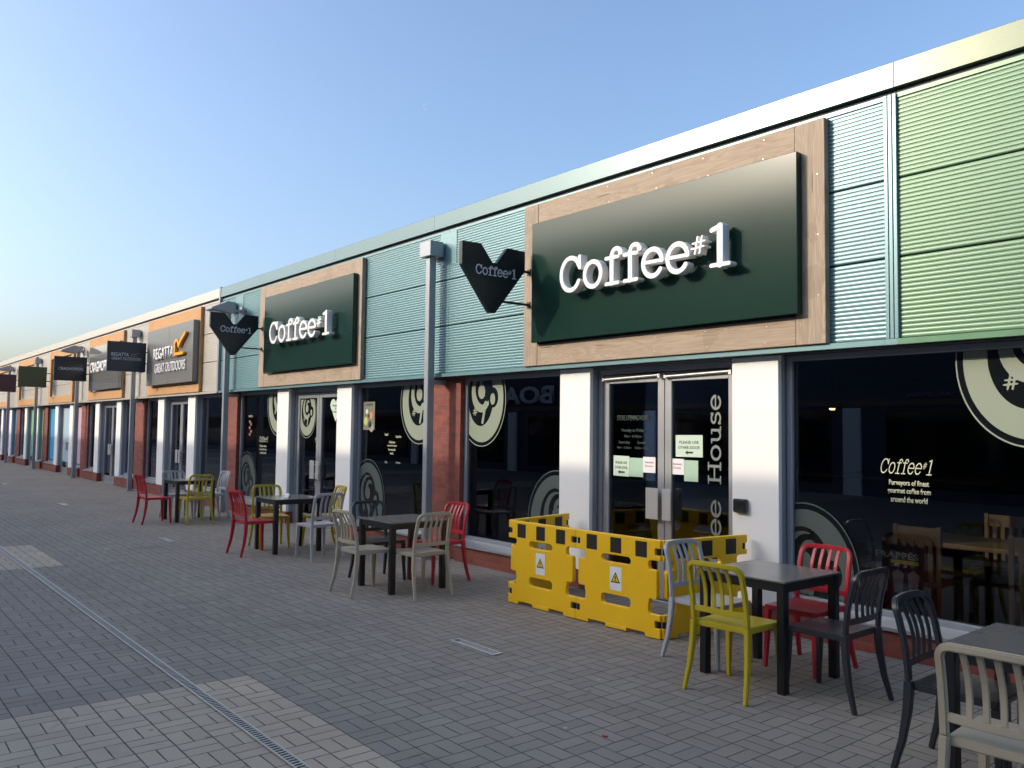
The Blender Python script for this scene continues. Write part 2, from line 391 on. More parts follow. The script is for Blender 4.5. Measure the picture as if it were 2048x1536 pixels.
def strokes_sdf(strokes, X, Y, ox=0., oy=0., s=1., kx=1., shear=0., wt=1.):
    d = np.full(X.shape, 9.)
    for pts, wd in strokes:
        P = [((ox+(x+shear*y)*s*kx), oy+y*s) for x, y in pts]
        for (ax, ay), (bx, by) in zip(P[:-1], P[1:]):
            vx, vy = bx-ax, by-ay; L = vx*vx+vy*vy+1e-12
            t = np.clip(((X-ax)*vx+(Y-ay)*vy)/L, 0, 1)
            d = np.minimum(d, np.hypot(X-ax-t*vx, Y-ay-t*vy)-wd*s*wt/2)
    return d
def glyph(ch, h=.0125, wt=1.): 
    wd, st = GL[ch]; return contour(lambda X, Y: strokes_sdf(st, X, Y, wt=wt), -.12, wd+.15, -.12, 1.14, h)
_gc = {}
def word(txt, cap, width=None, depth=.004, bevel=0., shear=0., sup=True, wt=None):
    """list of meshes (one per letter), origin at baseline left, plus advance"""
    pos, x = [], 0.
    for ch in txt:
        if ch == ' ': x += .5; continue
        k = .62 if ch == '#' and sup else 1.
        pos.append((ch, x, k)); x += GL[ch][0]*k + (.03 if ch != '#' else .10)
    kx = width/(x*cap) if width else 1.
    out = []
    for ch, px, k in pos:
        if (ch, wt) not in _gc: _gc[(ch, wt)] = glyph(ch, wt=wt or 1.)
        oy = .40 if (ch == '#' and sup) else 0.
        L = [[(((px+a*k)+shear*(oy+b*k))*cap*kx, (oy+b*k)*cap) for a, b in lp] for lp in _gc[(ch, wt)]]
        out.append(solid(L, depth, bevel))
    return out

# ================================================================ SETTING
g = MB(); g.add([(-600, -400, 0), (300, -400, 0), (300, 400, 0), (-600, 400, 0)], [(0, 1, 2, 3)])
tag(g.build('ground', PAVE), kind='structure')

# moon: a pale crescent far away, lit side towards the sun
def px2dir(px, py):
    return (F + R*((px-1024)/FPX) - U*((py-768)/FPX)).normalized()
mp_ = Vector((0, 0, CAMH))+px2dir(852, 214)*3000
ml = contour(lambda X, Y: np.maximum(np.hypot(X, Y)-1, -(np.hypot(X-.45, Y-.12)-.95)), -1.2, 1.2, -1.2, 1.2, .05)
mm = solid([[(a*11, b*11) for a, b in L] for L in ml], 2.)
dd = px2dir(852, 214); ux = dd.cross(Vector((0, 0, 1))).normalized(); uy = ux.cross(dd)
o = meshobj('moon', xf(mm, mp_, ux, uy), emis('moon_face', (.155, .235, .375), 1.0)); tag(o, 'faint pale crescent moon high in the clear blue sky', 'moon')

# ---------------------------------------------------------------- the shop row
YC, YF, YB = 6.30, 6.225, 6.145     # cladding face, timber frame face, board face
YCOL, YPI, YPL, YW = 6.37, 6.42, 6.36, 6.485
Z0, Z1, ZT = 2.40, 4.33, 4.57
def corr(x0, x1, z0, z1, m, name, parent, pitch=.0333, amp=.0045, y=YC):
    b = MB(); n = max(1, round((z1-z0)/pitch)); pz = (z1-z0)/n; pts = []
    for i in range(n):
        z = z0+i*pz
        pts += [(y, z), (y-amp*.75, z+pz*.14), (y-amp, z+pz*.32), (y-amp, z+pz*.58), (y-amp*.75, z+pz*.76), (y, z+pz*.9)]
    pts.append((y, z1)); pts += [(y+.06, z1), (y+.06, z0)]
    b.prism([(q[0], q[1]) for q in pts], x0, x1, lambda u, v, w_: (w_, u, v))
    return b.build(name, m, parent)

def clad(parent, x0, x1, m, trim, fine=True, rows=((2.43, 3.045), (3.06, 3.655), (3.67, 4.29))):
    for a, c in rows: corr(x0, x1, a, c, m, 'cladding_panel', parent, amp=.0045 if fine else .003)
    b = MB(); b.box(x0, x1, YC+.03, YC+.30, Z0, Z1); b.build('backing_wall', DGREY, parent)
    b = MB(); b.box(x0, x1, YC-.045, YC+.02, Z0-.022, Z0+.022); b.build('drip_trim', trim, parent)
    b = MB(); b.box(x0, x1, YC-.012, YC+.03, 4.292, 4.325); b.build('top_flashing', m, parent)
def parapet(parent, x0, x1, m, seams):
    m = {TEAL: TEALP, GREENC: GREENP}.get(m, m)
    xs = [x0]+[s for s in seams if x0 < s < x1]+[x1]
    for a, c in zip(xs[:-1], xs[1:]):
        b = MB(); b.prism([(YC-.05, 4.365), (YC-.045, ZT-.01), (YC-.03, ZT), (YC+.45, ZT+.02), (YC+.45, 4.365)], a+.002, c-.002, lambda u, v, w_: (w_, u, v))
        b.build('parapet_cap', m, parent)
    b = MB(); b.box(x0, x1, YC+.0, YC+.4, 4.325, 4.37); b.build('shadow_gap', DGREY, parent)

def column(parent, x0, x1, zb=.20):
    b = MB(); b.box(x0, x1, YCOL, YCOL+.05, zb, Z0-.03); b.build('column', WHITE, parent, bevel=.004, seg=1)
    b = MB(); b.box(x0+.004, x1-.004, YCOL+.052, YW+.16, zb, Z0-.03); b.build('shaded_column_return', GREY, parent)  # sides of the white column in grey, their shade set in the colour
def pier(parent, x0, x1):
    b = MB(); b.box(x0, x1, YPI, YW+.2, 0, Z0-.03); b.build('brick_pier', BRICK, parent)
def plinth(parent, x0, x1, zt=.20):
    b = MB(); b.box(x0, x1, YPL, YW+.1, 0, zt); b.build('brick_plinth', BRICK, parent)
def window(parent, x0, x1, zb=.20, zt=2.37, mull=()):
    b = MB(); f = .055
    b.box(x0, x0+f, YW, YW+.09, zb+.06, zt); b.box(x1-f, x1, YW, YW+.09, zb+.06, zt)
    b.box(x0+f, x1-f, YW, YW+.09, zt-.05, zt); b.box(x0+f, x1-f, YW, YW+.09, zb+.06, zb+.12)
    for q in mull: b.box(q-.03, q+.03, YW, YW+.09, zb+.12, zt-.05)
    w_ = b.build('window', GREY, parent, bevel=.004, seg=1)
    s = MB(); s.prism([(YPL-.035, zb+.004), (YPL-.035, zb+.03), (YW-.002, zb+.075), (YW-.002, zb+.004)], x0, x1, lambda u, v, k: (k, u, v)); s.build('sill', LGREY, w_)
    p_ = MB(); p_.box(x0+f, x1-f, YW+.035, YW+.045, zb+.12, zt-.05); p_.build('pane', GLASS, w_)
    return w_
def door(parent, x0, x1, zt=2.30, handles=True, bars=False):
    """double glazed door between two columns"""
    y = YW+.03; fr = MB()
    fr.box(x0, x0+.055, y-.02, y+.10, 0, zt+.06); fr.box(x1-.055, x1, y-.02, y+.10, 0, zt+.06); fr.box(x0+.055, x1-.055, y-.02, y+.10, zt, zt+.06)
    fr.box(x0+.055, x1-.055, y-.03, y+.10, 0, .02)
    fr.build('door_frame', LGREY, parent, bevel=.004, seg=1)
    hd = MB(); hd.box(x0, x1, y-.05, y+.10, zt+.062, Z0-.03); hd.build('door_head_panel', GREY, parent)
    a, c = x0+.059, x1-.059; mid = (a+c)/2
    for k, (l, r) in enumerate(((a, mid-.004), (mid+.004, c))):
        b = MB(); st = .085
        b.box(l, l+st, y, y+.05, .03, zt-.01); b.box(r-st, r, y, y+.05, .03, zt-.01)
        b.box(l+st, r-st, y, y+.05, zt-.10, zt-.01); b.box(l+st, r-st, y, y+.05, .03, .20)
        d = b.build('door', LGREY, parent, bevel=.003, seg=1)
        p_ = MB(); p_.box(l+st, r-st, y+.02, y+.03, .20, zt-.10); p_.build('pane', GLASS, d)
        hx = (r-.055, r-.10) if k == 0 else (l+.055, l+.10)
        h = MB(); xx = sorted((hx[0]-.02 if k == 0 else hx[0]-.03, hx[0]+.03 if k == 0 else hx[0]+.02))
        # flat pull plate standing off the leaf
        px0, px1 = (r-.19, r-.03) if k == 0 else (l+.015, l+.125)
        h.box(px0, px1, y-.062, y-.055, .82, 1.13); h.box((px0+px1)/2-.012, (px0+px1)/2+.012, y-.055, y, .88, .90); h.box((px0+px1)/2-.012, (px0+px1)/2+.012, y-.055, y, 1.05, 1.07)
        h.build('handle', SATIN, d, bevel=.002, seg=1)
        if bars:
            h = MB(); n = 12
            h.sweep([(l+.03, y-.03, zt-.055), (r-.04, y-.03, zt-.035)], [(.014*math.cos(2*math.pi*i/n), .014*math.sin(2*math.pi*i/n)) for i in range(n)], up=(0, 0, 1))
            h.box(r-.05, r-.02, y-.05, y, zt-.065, zt-.02); h.box(l+.02, l+.045, y-.045, y, zt-.07, zt-.04); h.build('closer_bar', SATIN, d, smooth=True)
def timber(parent, x0, x1, z0, z1, mx, mz, wv=.24, top=.27, bot=.24, right=.27, pole=True):
    """timber surround standing on the cladding, open in the middle"""
    y0, y1 = YF, YC-.008; x0 *= YF/6.18; x1 *= YF/6.18
    for a, c, s in ((x0, x0+wv, 1), (x1-right, x1, 2)):
        b = MB(); b.box(a, c, y0, y1, z0, z1)
        b.build('timber_upright', mz, parent, bevel=.004, seg=1)
    for zz in ((z1-top, z1), (z0, z0+bot)):
        b = MB(); b.box(x0+wv+.002, x1-right-.002, y0+.002, y1, *zz); b.build('timber_rail', mx, parent, bevel=.004, seg=1)

def nails(parent, x0, x1, z0, z1):
    b = MB(); rr = random.Random(int(x0*10))
    for a in np.arange(x0+.12, x1-.1, .62):
        for z in (z1-.05, z1-.21, z0+.05, z0+.19):
            q, w_ = a+rr.uniform(-.03, .03), z+rr.uniform(-.01, .01); b.box(q-.0038, q+.0038, YF-.003, YF-.0005, w_-.0038, w_+.0038)
    for z in np.arange(z0+.4, z1-.4, .5):
        for a in (x0+.06, x0+.19, x1-.06, x1-.21): b.box(a-.0038, a+.0038, YF-.003, YF-.0005, z-.0038, z+.0038)
    b.build('nail_heads', SATIN, parent)
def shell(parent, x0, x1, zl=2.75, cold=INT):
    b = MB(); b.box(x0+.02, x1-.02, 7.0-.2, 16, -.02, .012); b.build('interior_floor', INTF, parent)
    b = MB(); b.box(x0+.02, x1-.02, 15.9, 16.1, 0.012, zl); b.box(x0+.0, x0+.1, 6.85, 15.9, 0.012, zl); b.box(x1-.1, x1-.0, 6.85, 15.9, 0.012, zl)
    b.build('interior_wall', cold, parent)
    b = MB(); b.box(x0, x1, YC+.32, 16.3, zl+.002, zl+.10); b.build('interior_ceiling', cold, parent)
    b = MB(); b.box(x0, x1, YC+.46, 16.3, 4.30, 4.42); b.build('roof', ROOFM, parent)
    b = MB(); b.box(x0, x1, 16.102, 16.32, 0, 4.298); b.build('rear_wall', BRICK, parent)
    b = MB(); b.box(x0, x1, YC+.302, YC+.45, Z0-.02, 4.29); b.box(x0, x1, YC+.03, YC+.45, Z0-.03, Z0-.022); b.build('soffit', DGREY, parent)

shop = thing('coffee_shop', (-6, 6.5, 0), 'coffee shop with teal ribbed cladding, white columns and two dark green boards', 'shop')
XE = 5.0
SEAMS = [-17.3, -15.2, -12.2, -9.35, -5.17, -3.06, -.9, 1.3]
clad(shop, -17.25, -9.05, TEAL, TEAL); clad(shop, -9.045, -3.158, TEAL, TEAL); clad(shop, -3.055, XE, GREENC, GREENTRIM)
for x in (-3.155, -3.12, -3.085):
    b = MB(); b.box(x, x+.030, YC-.030, YC+.02, 2.425, 4.323); b.build('corner_fin', TEAL, shop, bevel=.003, seg=1)
b = MB(); b.box(-3.157, -3.056, YC-.045, YC+.28, Z0-.022, Z0+.022); b.build('drip_trim', TEAL, shop)
b = MB(); b.box(-3.157, -3.056, YC+.022, YC+.30, Z0+.024, Z1); b.build('backing_wall', DGREY, shop)
b = MB(); b.box(-17.33, -17.255, YC-.055, YC+.3, Z0, ZT+.015); b.build('division_strip', GREY, shop)
parapet(shop, -17.25, -3.06, TEAL, SEAMS); parapet(shop, -3.058, XE, GREENC, SEAMS)
timber(shop, -7.37, -3.60, 2.425, 4.285, WOODX, WOODZ); nails(shop, -7.42, -3.63, 2.425, 4.285)
timber(shop, -15.0, -11.17, 2.425, 4.285, WOODX, WOODZ)
for a, c in ((-6.95, -6.47), (-4.64, -4.16), (-14.55, -14.07), (-12.25, -11.77)): column(shop, a, c)
for a, c in ((-9.78, -8.92), (-17.45+.14, -16.60)): pier(shop, a, c)
for a, c in ((-4.64, XE), (-8.92, -6.47), (-12.25, -9.78), (-16.60, -14.07)): plinth(shop, a, c)
window(shop, -4.158, XE-.3, mull=(-.2,)); window(shop, -8.918, -6.952); window(shop, -11.768, -9.782); window(shop, -16.598, -14.552)
door(shop, -6.468, -4.642, bars=True); door(shop, -14.068, -12.252)
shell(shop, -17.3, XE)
# gutter outlet flashing plates on the cladding behind the posts
b = MB(); b.box(-9.25, -8.88, YC-.010, YC-.006+.004, 3.86, 4.30); b.build('flashing_plate', TEAL, shop)
b = MB(); b.box(-16.5, -16.1, YC-.010, YC-.002, 3.86, 4.30); b.build('flashing_plate', TEAL, shop)

UN = [  # x range, pier, columns, frame x, board, label, plinth
 (-23.3, -17.335, (-23.76, -22.90), (-21.63, -21.15), (-19.42, -18.94), (-21.98, -18.2)),
 (-29.4, -23.765, (-29.84, -28.98), (-27.85, -27.37), (-25.45, -24.97), (-28.02, -24.24)),
 (-35.6, -29.845, (-35.98, -35.15), (-33.6, -33.1), (-31.3, -30.8), (-33.9, -30.16)),
 (-41.3, -35.985, (-41.75, -40.9), (-39.5, -39.0), (-37.2, -36.7), (-40.1, -36.42)),
 (-47.2, -41.755, (-47.7, -46.8), (-45.4, -44.9), (-43.1, -42.6), (-46.2, -42.6))]
ULAB = ['cream clad shop with grey outdoor clothing board beside the coffee shop', 'cream clad shop with black lettered band, second beyond the coffee shop',
        'cream clad shop with empty orange timber surround and blue window', 'cream clad shop with empty timber surround behind the olive hanging sign',
        'farthest cream clad shop at the left edge behind the wine red sign']
units = []
def vinyl(name, c): return mat(name, c, .5, 0, .3, 2.5, stretch=(1, 1, .4))
VB, VP, VG, VL = vinyl('blue_window_vinyl', (.04, .30, .55)), vinyl('pink_window_vinyl', (.6, .42, .52)), vinyl('green_window_vinyl', (.18, .48, .26)), vinyl('lilac_window_vinyl', (.34, .30, .62))
VPB = vinyl('pale_blue_window_vinyl', (.42, .56, .66))
for k, (xa, xb, pr, c1, c2, fr) in enumerate(UN):
    px0 = pr[0]; u = thing('shop', ((px0+xb)/2, 6.5, 0), ULAB[k], 'shop'); units.append(u)
    zb = .25
    clad(u, px0, xb, CREAM, CREAM, fine=(k == 0)); parapet(u, px0, xb, CREAM, [px0+2.9])
    pier(u, *pr); column(u, *c1, zb); column(u, *c2, zb)
    plinth(u, pr[1], c1[1], zb); plinth(u, c2[0], xb-.002, zb)
    window(u, pr[1]+.002, c1[0]-.002, zb); window(u, c2[1]+.002, xb-.004, zb)
    door(u, c1[1]+.002, c2[0]-.002)
    timber(u, fr[0], fr[1], 2.43, 4.285, WOODOX, WOODOZ, wv=.26, right=.28)
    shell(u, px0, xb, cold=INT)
    if k == 2:
        for (a, c, mt) in ((pr[1]+.1, c1[0]-.1, VB), (c2[1]+.1, xb-.1, VP), (c1[1]+.2, c2[0]-.2, VPB)):
            b = MB(); b.box(a, c, YW+.028, YW+.0345, .4, 2.25); b.build('window_vinyl', mt, u)
    if k == 3:
        for (a, c, mt) in ((c2[1]+.1, xb-.1, VG), (c1[1]+.2, c2[0]-.2, VG)):
            b = MB(); b.box(a, c, YW+.028, YW+.0345, .4, 2.25); b.build('window_vinyl', mt, u)
    if k == 4:
        for (a, c, mt) in ((c2[1]+.1, xb-.1, VB), (c1[1]+.2, c2[0]-.2, VL)):
            b = MB(); b.box(a, c, YW+.028, YW+.0345, .4, 2.25); b.build('window_vinyl', mt, u)
# end wall of the row and pale panels added inside the first shops to stand for reflections in the glass
b = MB(); b.box(-22.3, -19.3, 7.4, 7.44, .02, 2.3); b.build('reflection_panel', mat('pale_reflection', (.50, .53, .47), .6), units[0])
b = MB(); b.box(-18.7, -17.5, 7.1, 7.14, .02, 2.3); b.build('reflection_panel', mat('pale_reflection_b', (.48, .50, .48), .6), units[0])
b = MB(); b.box(-28.6, -25.2, 7.4, 7.44, .02, 2.3); b.build('reflection_panel', mat('pale_reflection_c', (.50, .53, .47), .6), units[1])

# ---------------------------------------------------------------- fascia signs
def fac(me, x, y, z): return xf(me, (x, y, z), (1, 0, 0), (0, 0, 1))   # reads left-right for a viewer at -Y
def coffee_sign(x0, x1, z0, z1, lx0, lx1, lz, cap, label):
    k = YB/6.08; x0 *= k; x1 *= k; z0 = 1.7+(z0-1.7)*k; z1 = 1.7+(z1-1.7)*k; lx0 *= k; lx1 *= k; lz = 1.7+(lz-1.7)*k; cap *= k
    t = thing('shop_sign', ((x0+x1)/2, YB, z0), label, 'shop sign', 'dark green coffee shop boards')
    b = MB(); b.box(x0, x1, YB, YF-.004, z0, z1); b.build('board', DKGREEN, t, bevel=.004, seg=1)
    for me in word('Coffee#1', cap, lx1-lx0, depth=.095, bevel=.004):
        shade(me, .5)
        o = meshobj('letter', fac(me, lx0, 6.045, lz), WHITEP, t)
    return t
coffee_sign(-7.12, -3.79, 2.668, 4.01, -6.50, -4.33, 3.125, .385, 'large dark green board with white raised coffee shop lettering, nearest the camera')
coffee_sign(-14.55, -11.25, 2.66, 4.03, -13.98, -11.72, 3.125, .385, 'smaller looking dark green board with white raised lettering, left of the grey hopper post')

t = thing('shop_sign', (-19.8, 6.05, 2.66), 'grey board with white outdoor clothing lettering and amber emblem', 'shop sign')
b = MB(); b.box(-21.75, -20.06, 6.10, YF-.004, 2.657, 4.0); b.build('board', GREYB, t, bevel=.004, seg=1)
b = MB(); b.box(-20.055, -18.40, 6.10, YF-.004, 2.657, 4.0); b.build('board', GREYB, t, bevel=.004, seg=1)
meshobj('lettering', fac(textmesh('REGATTA', 1.47, .27, .03, .012), -20.32, 6.08, 3.385), WHITEP, t)
meshobj('lettering', fac(textmesh('GREAT OUTDOORS', 2.2, .215, .02, .0), -19.88, 6.08, 3.045), WHITEP, t)
EMB = [([(.05, .05), (.05, .50)]+arc(.22, .50, .17, .20, 180, 40, 12)+[(.42, .42), (.62, .66), (1.0, .95)], .13), ([(.05, .08), (.85, .08)], .13)]
def emblem(w_, h_, d): 
    L = contour(lambda X, Y: strokes_sdf(EMB, X, Y), -.1, 1.15, -.1, 1.15, .02)
    return solid([[(a*w_, c*h_) for a, c in q] for q in L], d)
meshobj('emblem', fac(emblem(.72, .5, .06), -19.48, 6.06, 3.26), ORANGE, t)

t = thing('shop_sign', (-25.9, 6.05, 2.66), 'glossy grey board with bold white lettering beyond the slate hanging sign', 'shop sign')
b = MB(); b.box(-27.75, -24.45, 6.13, YF-.004, 2.70, 4.0); b.build('board', GREYM, t, bevel=.004, seg=1)
meshobj('lettering', fac(textmesh('CRAGHOPPERS', 2.6, .32, .03, .02), -26.15, 6.11, 3.37), WHITEP, t)

# ---------------------------------------------------------------- hanging signs
def side(me, x, y, z): return xf(me, (x, y, z), (0, 1, 0), (0, 0, 1))    # faces +X
HEART = [(5.25, 3.735), (5.505, 3.741), (5.668, 3.547), (5.724, 3.547), (5.879, 3.741), (6.137, 3.735), (6.137, 3.505), (5.712, 2.985), (5.635, 2.985), (5.25, 3.48)]
def heart_sign(X, label):
    t = thing('hanging_sign', (X, YF, 3.3), label, 'hanging sign', 'dark heart shaped hanging signs')
    b = MB(); b.prism(HEART, X-.035, X+.025, lambda u, v, k: (k, u, v)); b.build('panel', BLADE, t, bevel=.003, seg=1)
    for z, y0 in ((3.51, 6.13), (3.13, 5.84)):
        b = MB(); b.box(X-.018, X+.012, y0, YF-.012, z-.012, z+.012); b.box(X-.03, X+.024, YF-.012, YF-.002, z-.035, z+.035); b.build('bracket', RUBBER, t)
    me = join(word('Coffee#1', .112, .575, depth=.004)); meshobj('lettering', side(me, X+.029, 5.43, 3.395), STICKW, t)
    return t
STICKW = mat('pale_grey_print', (.62, .63, .68), .5)
heart_sign(-7.33, 'heart shaped dark sign on the timber frame nearest the camera'); heart_sign(-15.0+.02, 'heart shaped dark sign under the floodlight, by the cream cladding')
def blade(X, m, label, dy=(5.21, 6.10), z=(3.0, 3.725)):
    t = thing('hanging_sign', (X, YF, 3.3), label, 'hanging sign', 'rectangular hanging signs')
    b = MB(); b.box(X-.03, X+.03, *dy, *z); b.build('panel', m, t, bevel=.004, seg=1)
    for zz in (3.22, 3.50):
        b = MB(); b.box(X-.012, X+.012, dy[1], YF+.02, zz-.014, zz+.014); b.build('bracket', RUBBER, t)
    return t
t = blade(-21.87, NAVY, 'slate blue hanging sign with clothing shop name and gold emblem')
meshobj('lettering', side(textmesh('REGATTA', .40, .085, .003, .01), -21.838, 5.50, 3.41), STICKW, t)
meshobj('lettering', side(textmesh('GREAT OUTDOORS', .68, .07, .003), -21.838, 5.65, 3.31), STICKW, t)
meshobj('emblem', side(emblem(.17, .1, .003), -21.838, 5.76, 3.37), mat('gold_print', (.25, .19, .09), .4), t)
t = blade(-27.95, BLACKS, 'black hanging sign with thin white clothing brand lettering')
meshobj('lettering', side(textmesh('CRAGHOPPERS', .68, .085, .003), -27.918, 5.67, 3.36), STICKW, t)
blade(-33.9, OLIVE, 'plain olive green hanging sign, second from the left edge'); blade(-40.1, WINE, 'plain wine red hanging sign at the left edge of the row')

# ---------------------------------------------------------------- posts with hopper heads
def post(X, label, tops=None):
    t = thing('steel_post', (X, 6.155, 0), label, 'post', 'steel posts with box heads along the shop row')
    LOCAL[0] = True
    b = MB(); b.box(-.05, .05, -.05, .05, 0.014, 3.97); b.build('pole', GREY, t, bevel=.006)
    b = MB(); b.box(-.10, .10, -.10, .10, 0, .012)
    for sx in (-.075, .075):
        for sy in (-.075, .075): b.box(sx-.01, sx+.01, sy-.01, sy+.01, .012, .024)
    b.build('base_plate', GREY, t)
    b = MB(); b.box(-.13, .13, -.10, .112, 3.972, 4.17); b.build('box_head', GREY, t, bevel=.004, seg=1)
    b = MB(); b.box(-.04, .04, .113, .141, 4.02, 4.12); b.build('outlet', GREY, t)
    b = MB(); b.box(-.03, .03, .052, .26, 2.28, 2.34); b.build('wall_bracket', GREY, t)
    LOCAL[0] = False
    return t
pl = ['grey steel post with box head between the two dark green boards', 'grey steel post behind the heart shaped sign at the cream and teal joint',
      'grey steel post beneath the slate blue hanging sign', 'grey steel post beneath the black hanging sign', 'grey steel post beside the olive hanging sign', 'grey steel post beside the wine red sign, farthest left']
for X, l in zip((-9.27, -16.55, -23.1, -29.37, -36.0, -42.2), pl): post(X, l)

def floodlight(X, Y, Z, label):
    t = thing('floodlight', (X, Y, Z), label, 'floodlight', 'wedge shaped floodlights on the posts')
    LOCAL[0] = True
    # local: throws towards -Y; wedge housing thick at the back
    b = MB(); b.prism([(-.30, .02), (-.27, .06), (.04, .20), (.17, .17), (.19, .02), (.12, -.04)], -.17, .17, lambda u, v, k: (k, u, v)); b.build('housing', GREY, t, bevel=.008)
    b = MB(); b.prism([(-.24, .003), (.08, -.035), (.08, -.045), (-.24, -.007)], -.12, .12, lambda u, v, k: (k, u, v)); b.build('lens', mat('frosted_lens', (.45, .44, .4), .3), t)
    b = MB(); b.box(-.04, .04, .19, .36, .03, .07); b.box(-.07, .07, .34, .37, -.03, .13); b.build('bracket', GREY, t)
    LOCAL[0] = False
    return t
floodlight(-16.05, 5.88, 3.90, 'grey wedge floodlight above the second heart shaped sign'); floodlight(-28.9, 5.85, 3.94, 'grey wedge floodlight above the black hanging sign'); floodlight(-41.2, 5.85, 3.94, 'grey wedge floodlight above the wine red sign')

# ---------------------------------------------------------------- window graphics
YG = YW+.030
def ell(X, Y, cx, cy, rx, ry): 
    q = np.hypot((X-cx)/rx, (Y-cy)/ry); return (q-1)*min(rx, ry)
def logo(cx, cz, x0, x1, z0, z1, m, s=1., y=YG, name='window_sticker', label='', flip=1, parent=None, grp='round cup emblem stickers'):
    def f(X, Y):
        x, y_ = X/s*flip, Y/s
        d = ell(x, y_, 0, 0, .455, .56)
        d = np.maximum(d, -ell(x, y_, -.02, .03, .27, .38))
        ring = np.maximum(ell(x, y_, 0, 0, .508, .618), -ell(x, y_, 0, 0, .497, .606)); d = np.minimum(d, ring)
        cr = np.maximum(ell(x, y_, -.01, .10, .21, .27), -ell(x, y_, .03, .14, .165, .21)); d = np.minimum(d, cr)
        d = np.maximum(d, -ell(x, y_, .245, .02, .105, .13)); d = np.minimum(d, ell(x, y_, .235, .0, .05, .075))
        bl = np.minimum(ell(x, y_, .0, .10, .075, .095), np.maximum(ell(x, y_, .05, .17, .10, .13), -ell(x, y_, .08, .15, .085, .10))); d = np.minimum(d, bl)
        d = np.minimum(d, strokes_sdf(GL['#'][1], x, y_, -.19, -.21, .16)); d = np.minimum(d, strokes_sdf([([(.0, .7), (.22, .95), (-.02, 0)], .17)], x, y_, .03, -.30, .27))
        d = d*s
        return np.maximum.reduce([d, x0-cx-X, X-(x1-cx), z0-cz-Y, Y-(z1-cz)])
    L = contour(f, max(-.63*s, x0-cx-.02), min(.63*s, x1-cx+.02), max(-.63*s, z0-cz-.02), min(.63*s, z1-cz+.02), .009*s)
    me = fac(solid(L, .002), cx, y, cz)
    o = meshobj(name, me, m, parent); 
    if parent is None: tag(o, label, 'sticker', grp)
    # dark backing film behind the emblem
    def fb(X, Y): return np.maximum.reduce([ell(X, Y, 0, 0, .507*s, .617*s), x0-cx-X, X-(x1-cx), z0-cz-Y, Y-(z1-cz)])
    L = contour(fb, max(-.63*s, x0-cx-.02), min(.63*s, x1-cx+.02), max(-.63*s, z0-cz-.02), min(.63*s, z1-cz+.02), .02*s)
    LOCAL[0] = True; meshobj('backing_film', fac(solid(L, .001), cx, y+.0025, cz), BLKV, o if parent is None else parent); LOCAL[0] = False
    return o
WT = 2.315
logo(-2.23, 2.24, -4.0, -1.5, .33, WT, STICK, 1.02, label='large pale green cup emblem high on the nearest right hand window')
logo(-8.59, 2.08, -8.863, -7.0, .33, WT, STICK, .98, label='pale green cup emblem in the top corner beside the brick pier')
logo(-7.146, .62, -8.8, -7.01, .33, WT, STICKD, 1.0, label='grey green cup emblem low behind the yellow barrier, left of the door')
logo(-10.05, 2.08, -11.7, -9.84, .33, WT, STICK, .98, label='pale green cup emblem half hidden behind the grey hopper post')
logo(-11.46, .60, -11.71, -9.9, .33, WT, STICKD, 1.0, label='grey green cup emblem low in the window behind the black chair and beige chair')
logo(-14.82, 2.14, -16.5, -14.61, .33, WT, STICK, 1.0, label='pale green cup emblem at the top of the window left of the second door')
logo(-16.27, .58, -16.54, -14.7, .33, WT, STICKD, 1.0, label='grey green cup emblem low in the farthest coffee shop window')
logo(-4.01, .50, -4.10, -2.5, .33, WT, STICKD, .98, label='grey green cup emblem low in the near window behind the red chair')
logo(-13.66, 1.95, -13.91, -13.26, .33, 2.18, STICK, .72, y=YW+.045, label='pale green cup emblem on the left leaf of the second door')

YD = YW+.045
def sticker_text(lines, x, z, wd, ht, m, label, name='window_lettering', y=YG, line=.9, bold=0., cat='lettering'):
    me = fac(textmesh('\n'.join(lines), wd, ht, .0015, bold, line=line), x, y, z); return tag(meshobj(name, me, m), label, cat)
# shop name and strapline on the near window
t = thing('window_lettering', (-3.17, YG, 1.2), 'cream cursive shop name and strapline on the nearest window', 'lettering')
meshobj('shop_name', fac(join(word('Coffee#1', .125, .41, depth=.0015, shear=.38, wt=.62)), -3.40, YG, 1.385), CREAMT, t)
for i, (s, w_) in enumerate((('Purveyors of finest', .31), ('gourmet coffee from', .335), ('around the world', .285))):
    meshobj('strapline', fac(textmesh(s, w_, .055 if i != 2 else .045, .0015, .02), -3.165, YG, 1.315-.062*i), CREAMT, t)
# vertical lettering on doors
def vert(word_, x, z, cap, length, m, label, y=YD):
    t = thing('door_lettering', (x, y, z), label, 'lettering'); ws = word_.split(' ')
    tot = sum(len(q) for q in ws)+.8*(len(ws)-1); pos = z
    for q in ws:
        L = length*len(q)/tot; me = join(word(q, cap, L, depth=.0015)); xf(me, (x, y, pos), (0, 0, 1), (-1, 0, 0)); meshobj('word', me, m, t); pos += L+length*.8/tot
    return t
    me = join(word(word_, cap, length, depth=.0015)); xf(me, (x, y, z), (0, 0, 1), (-1, 0, 0)); return tag(meshobj('door_lettering', me, m), label, 'lettering')
vert('Coffee House', -4.965, .04, .155, 2.02, mat('silver_green_vinyl', (.19, .215, .195), .45), 'tall silver lettering running up the right hand door leaf')
vert('Coffee#1', -13.40, .25, .155, 1.32, mat('dim_silver_vinyl', (.16, .18, .18), .45), 'silver lettering running up the left leaf of the second door')
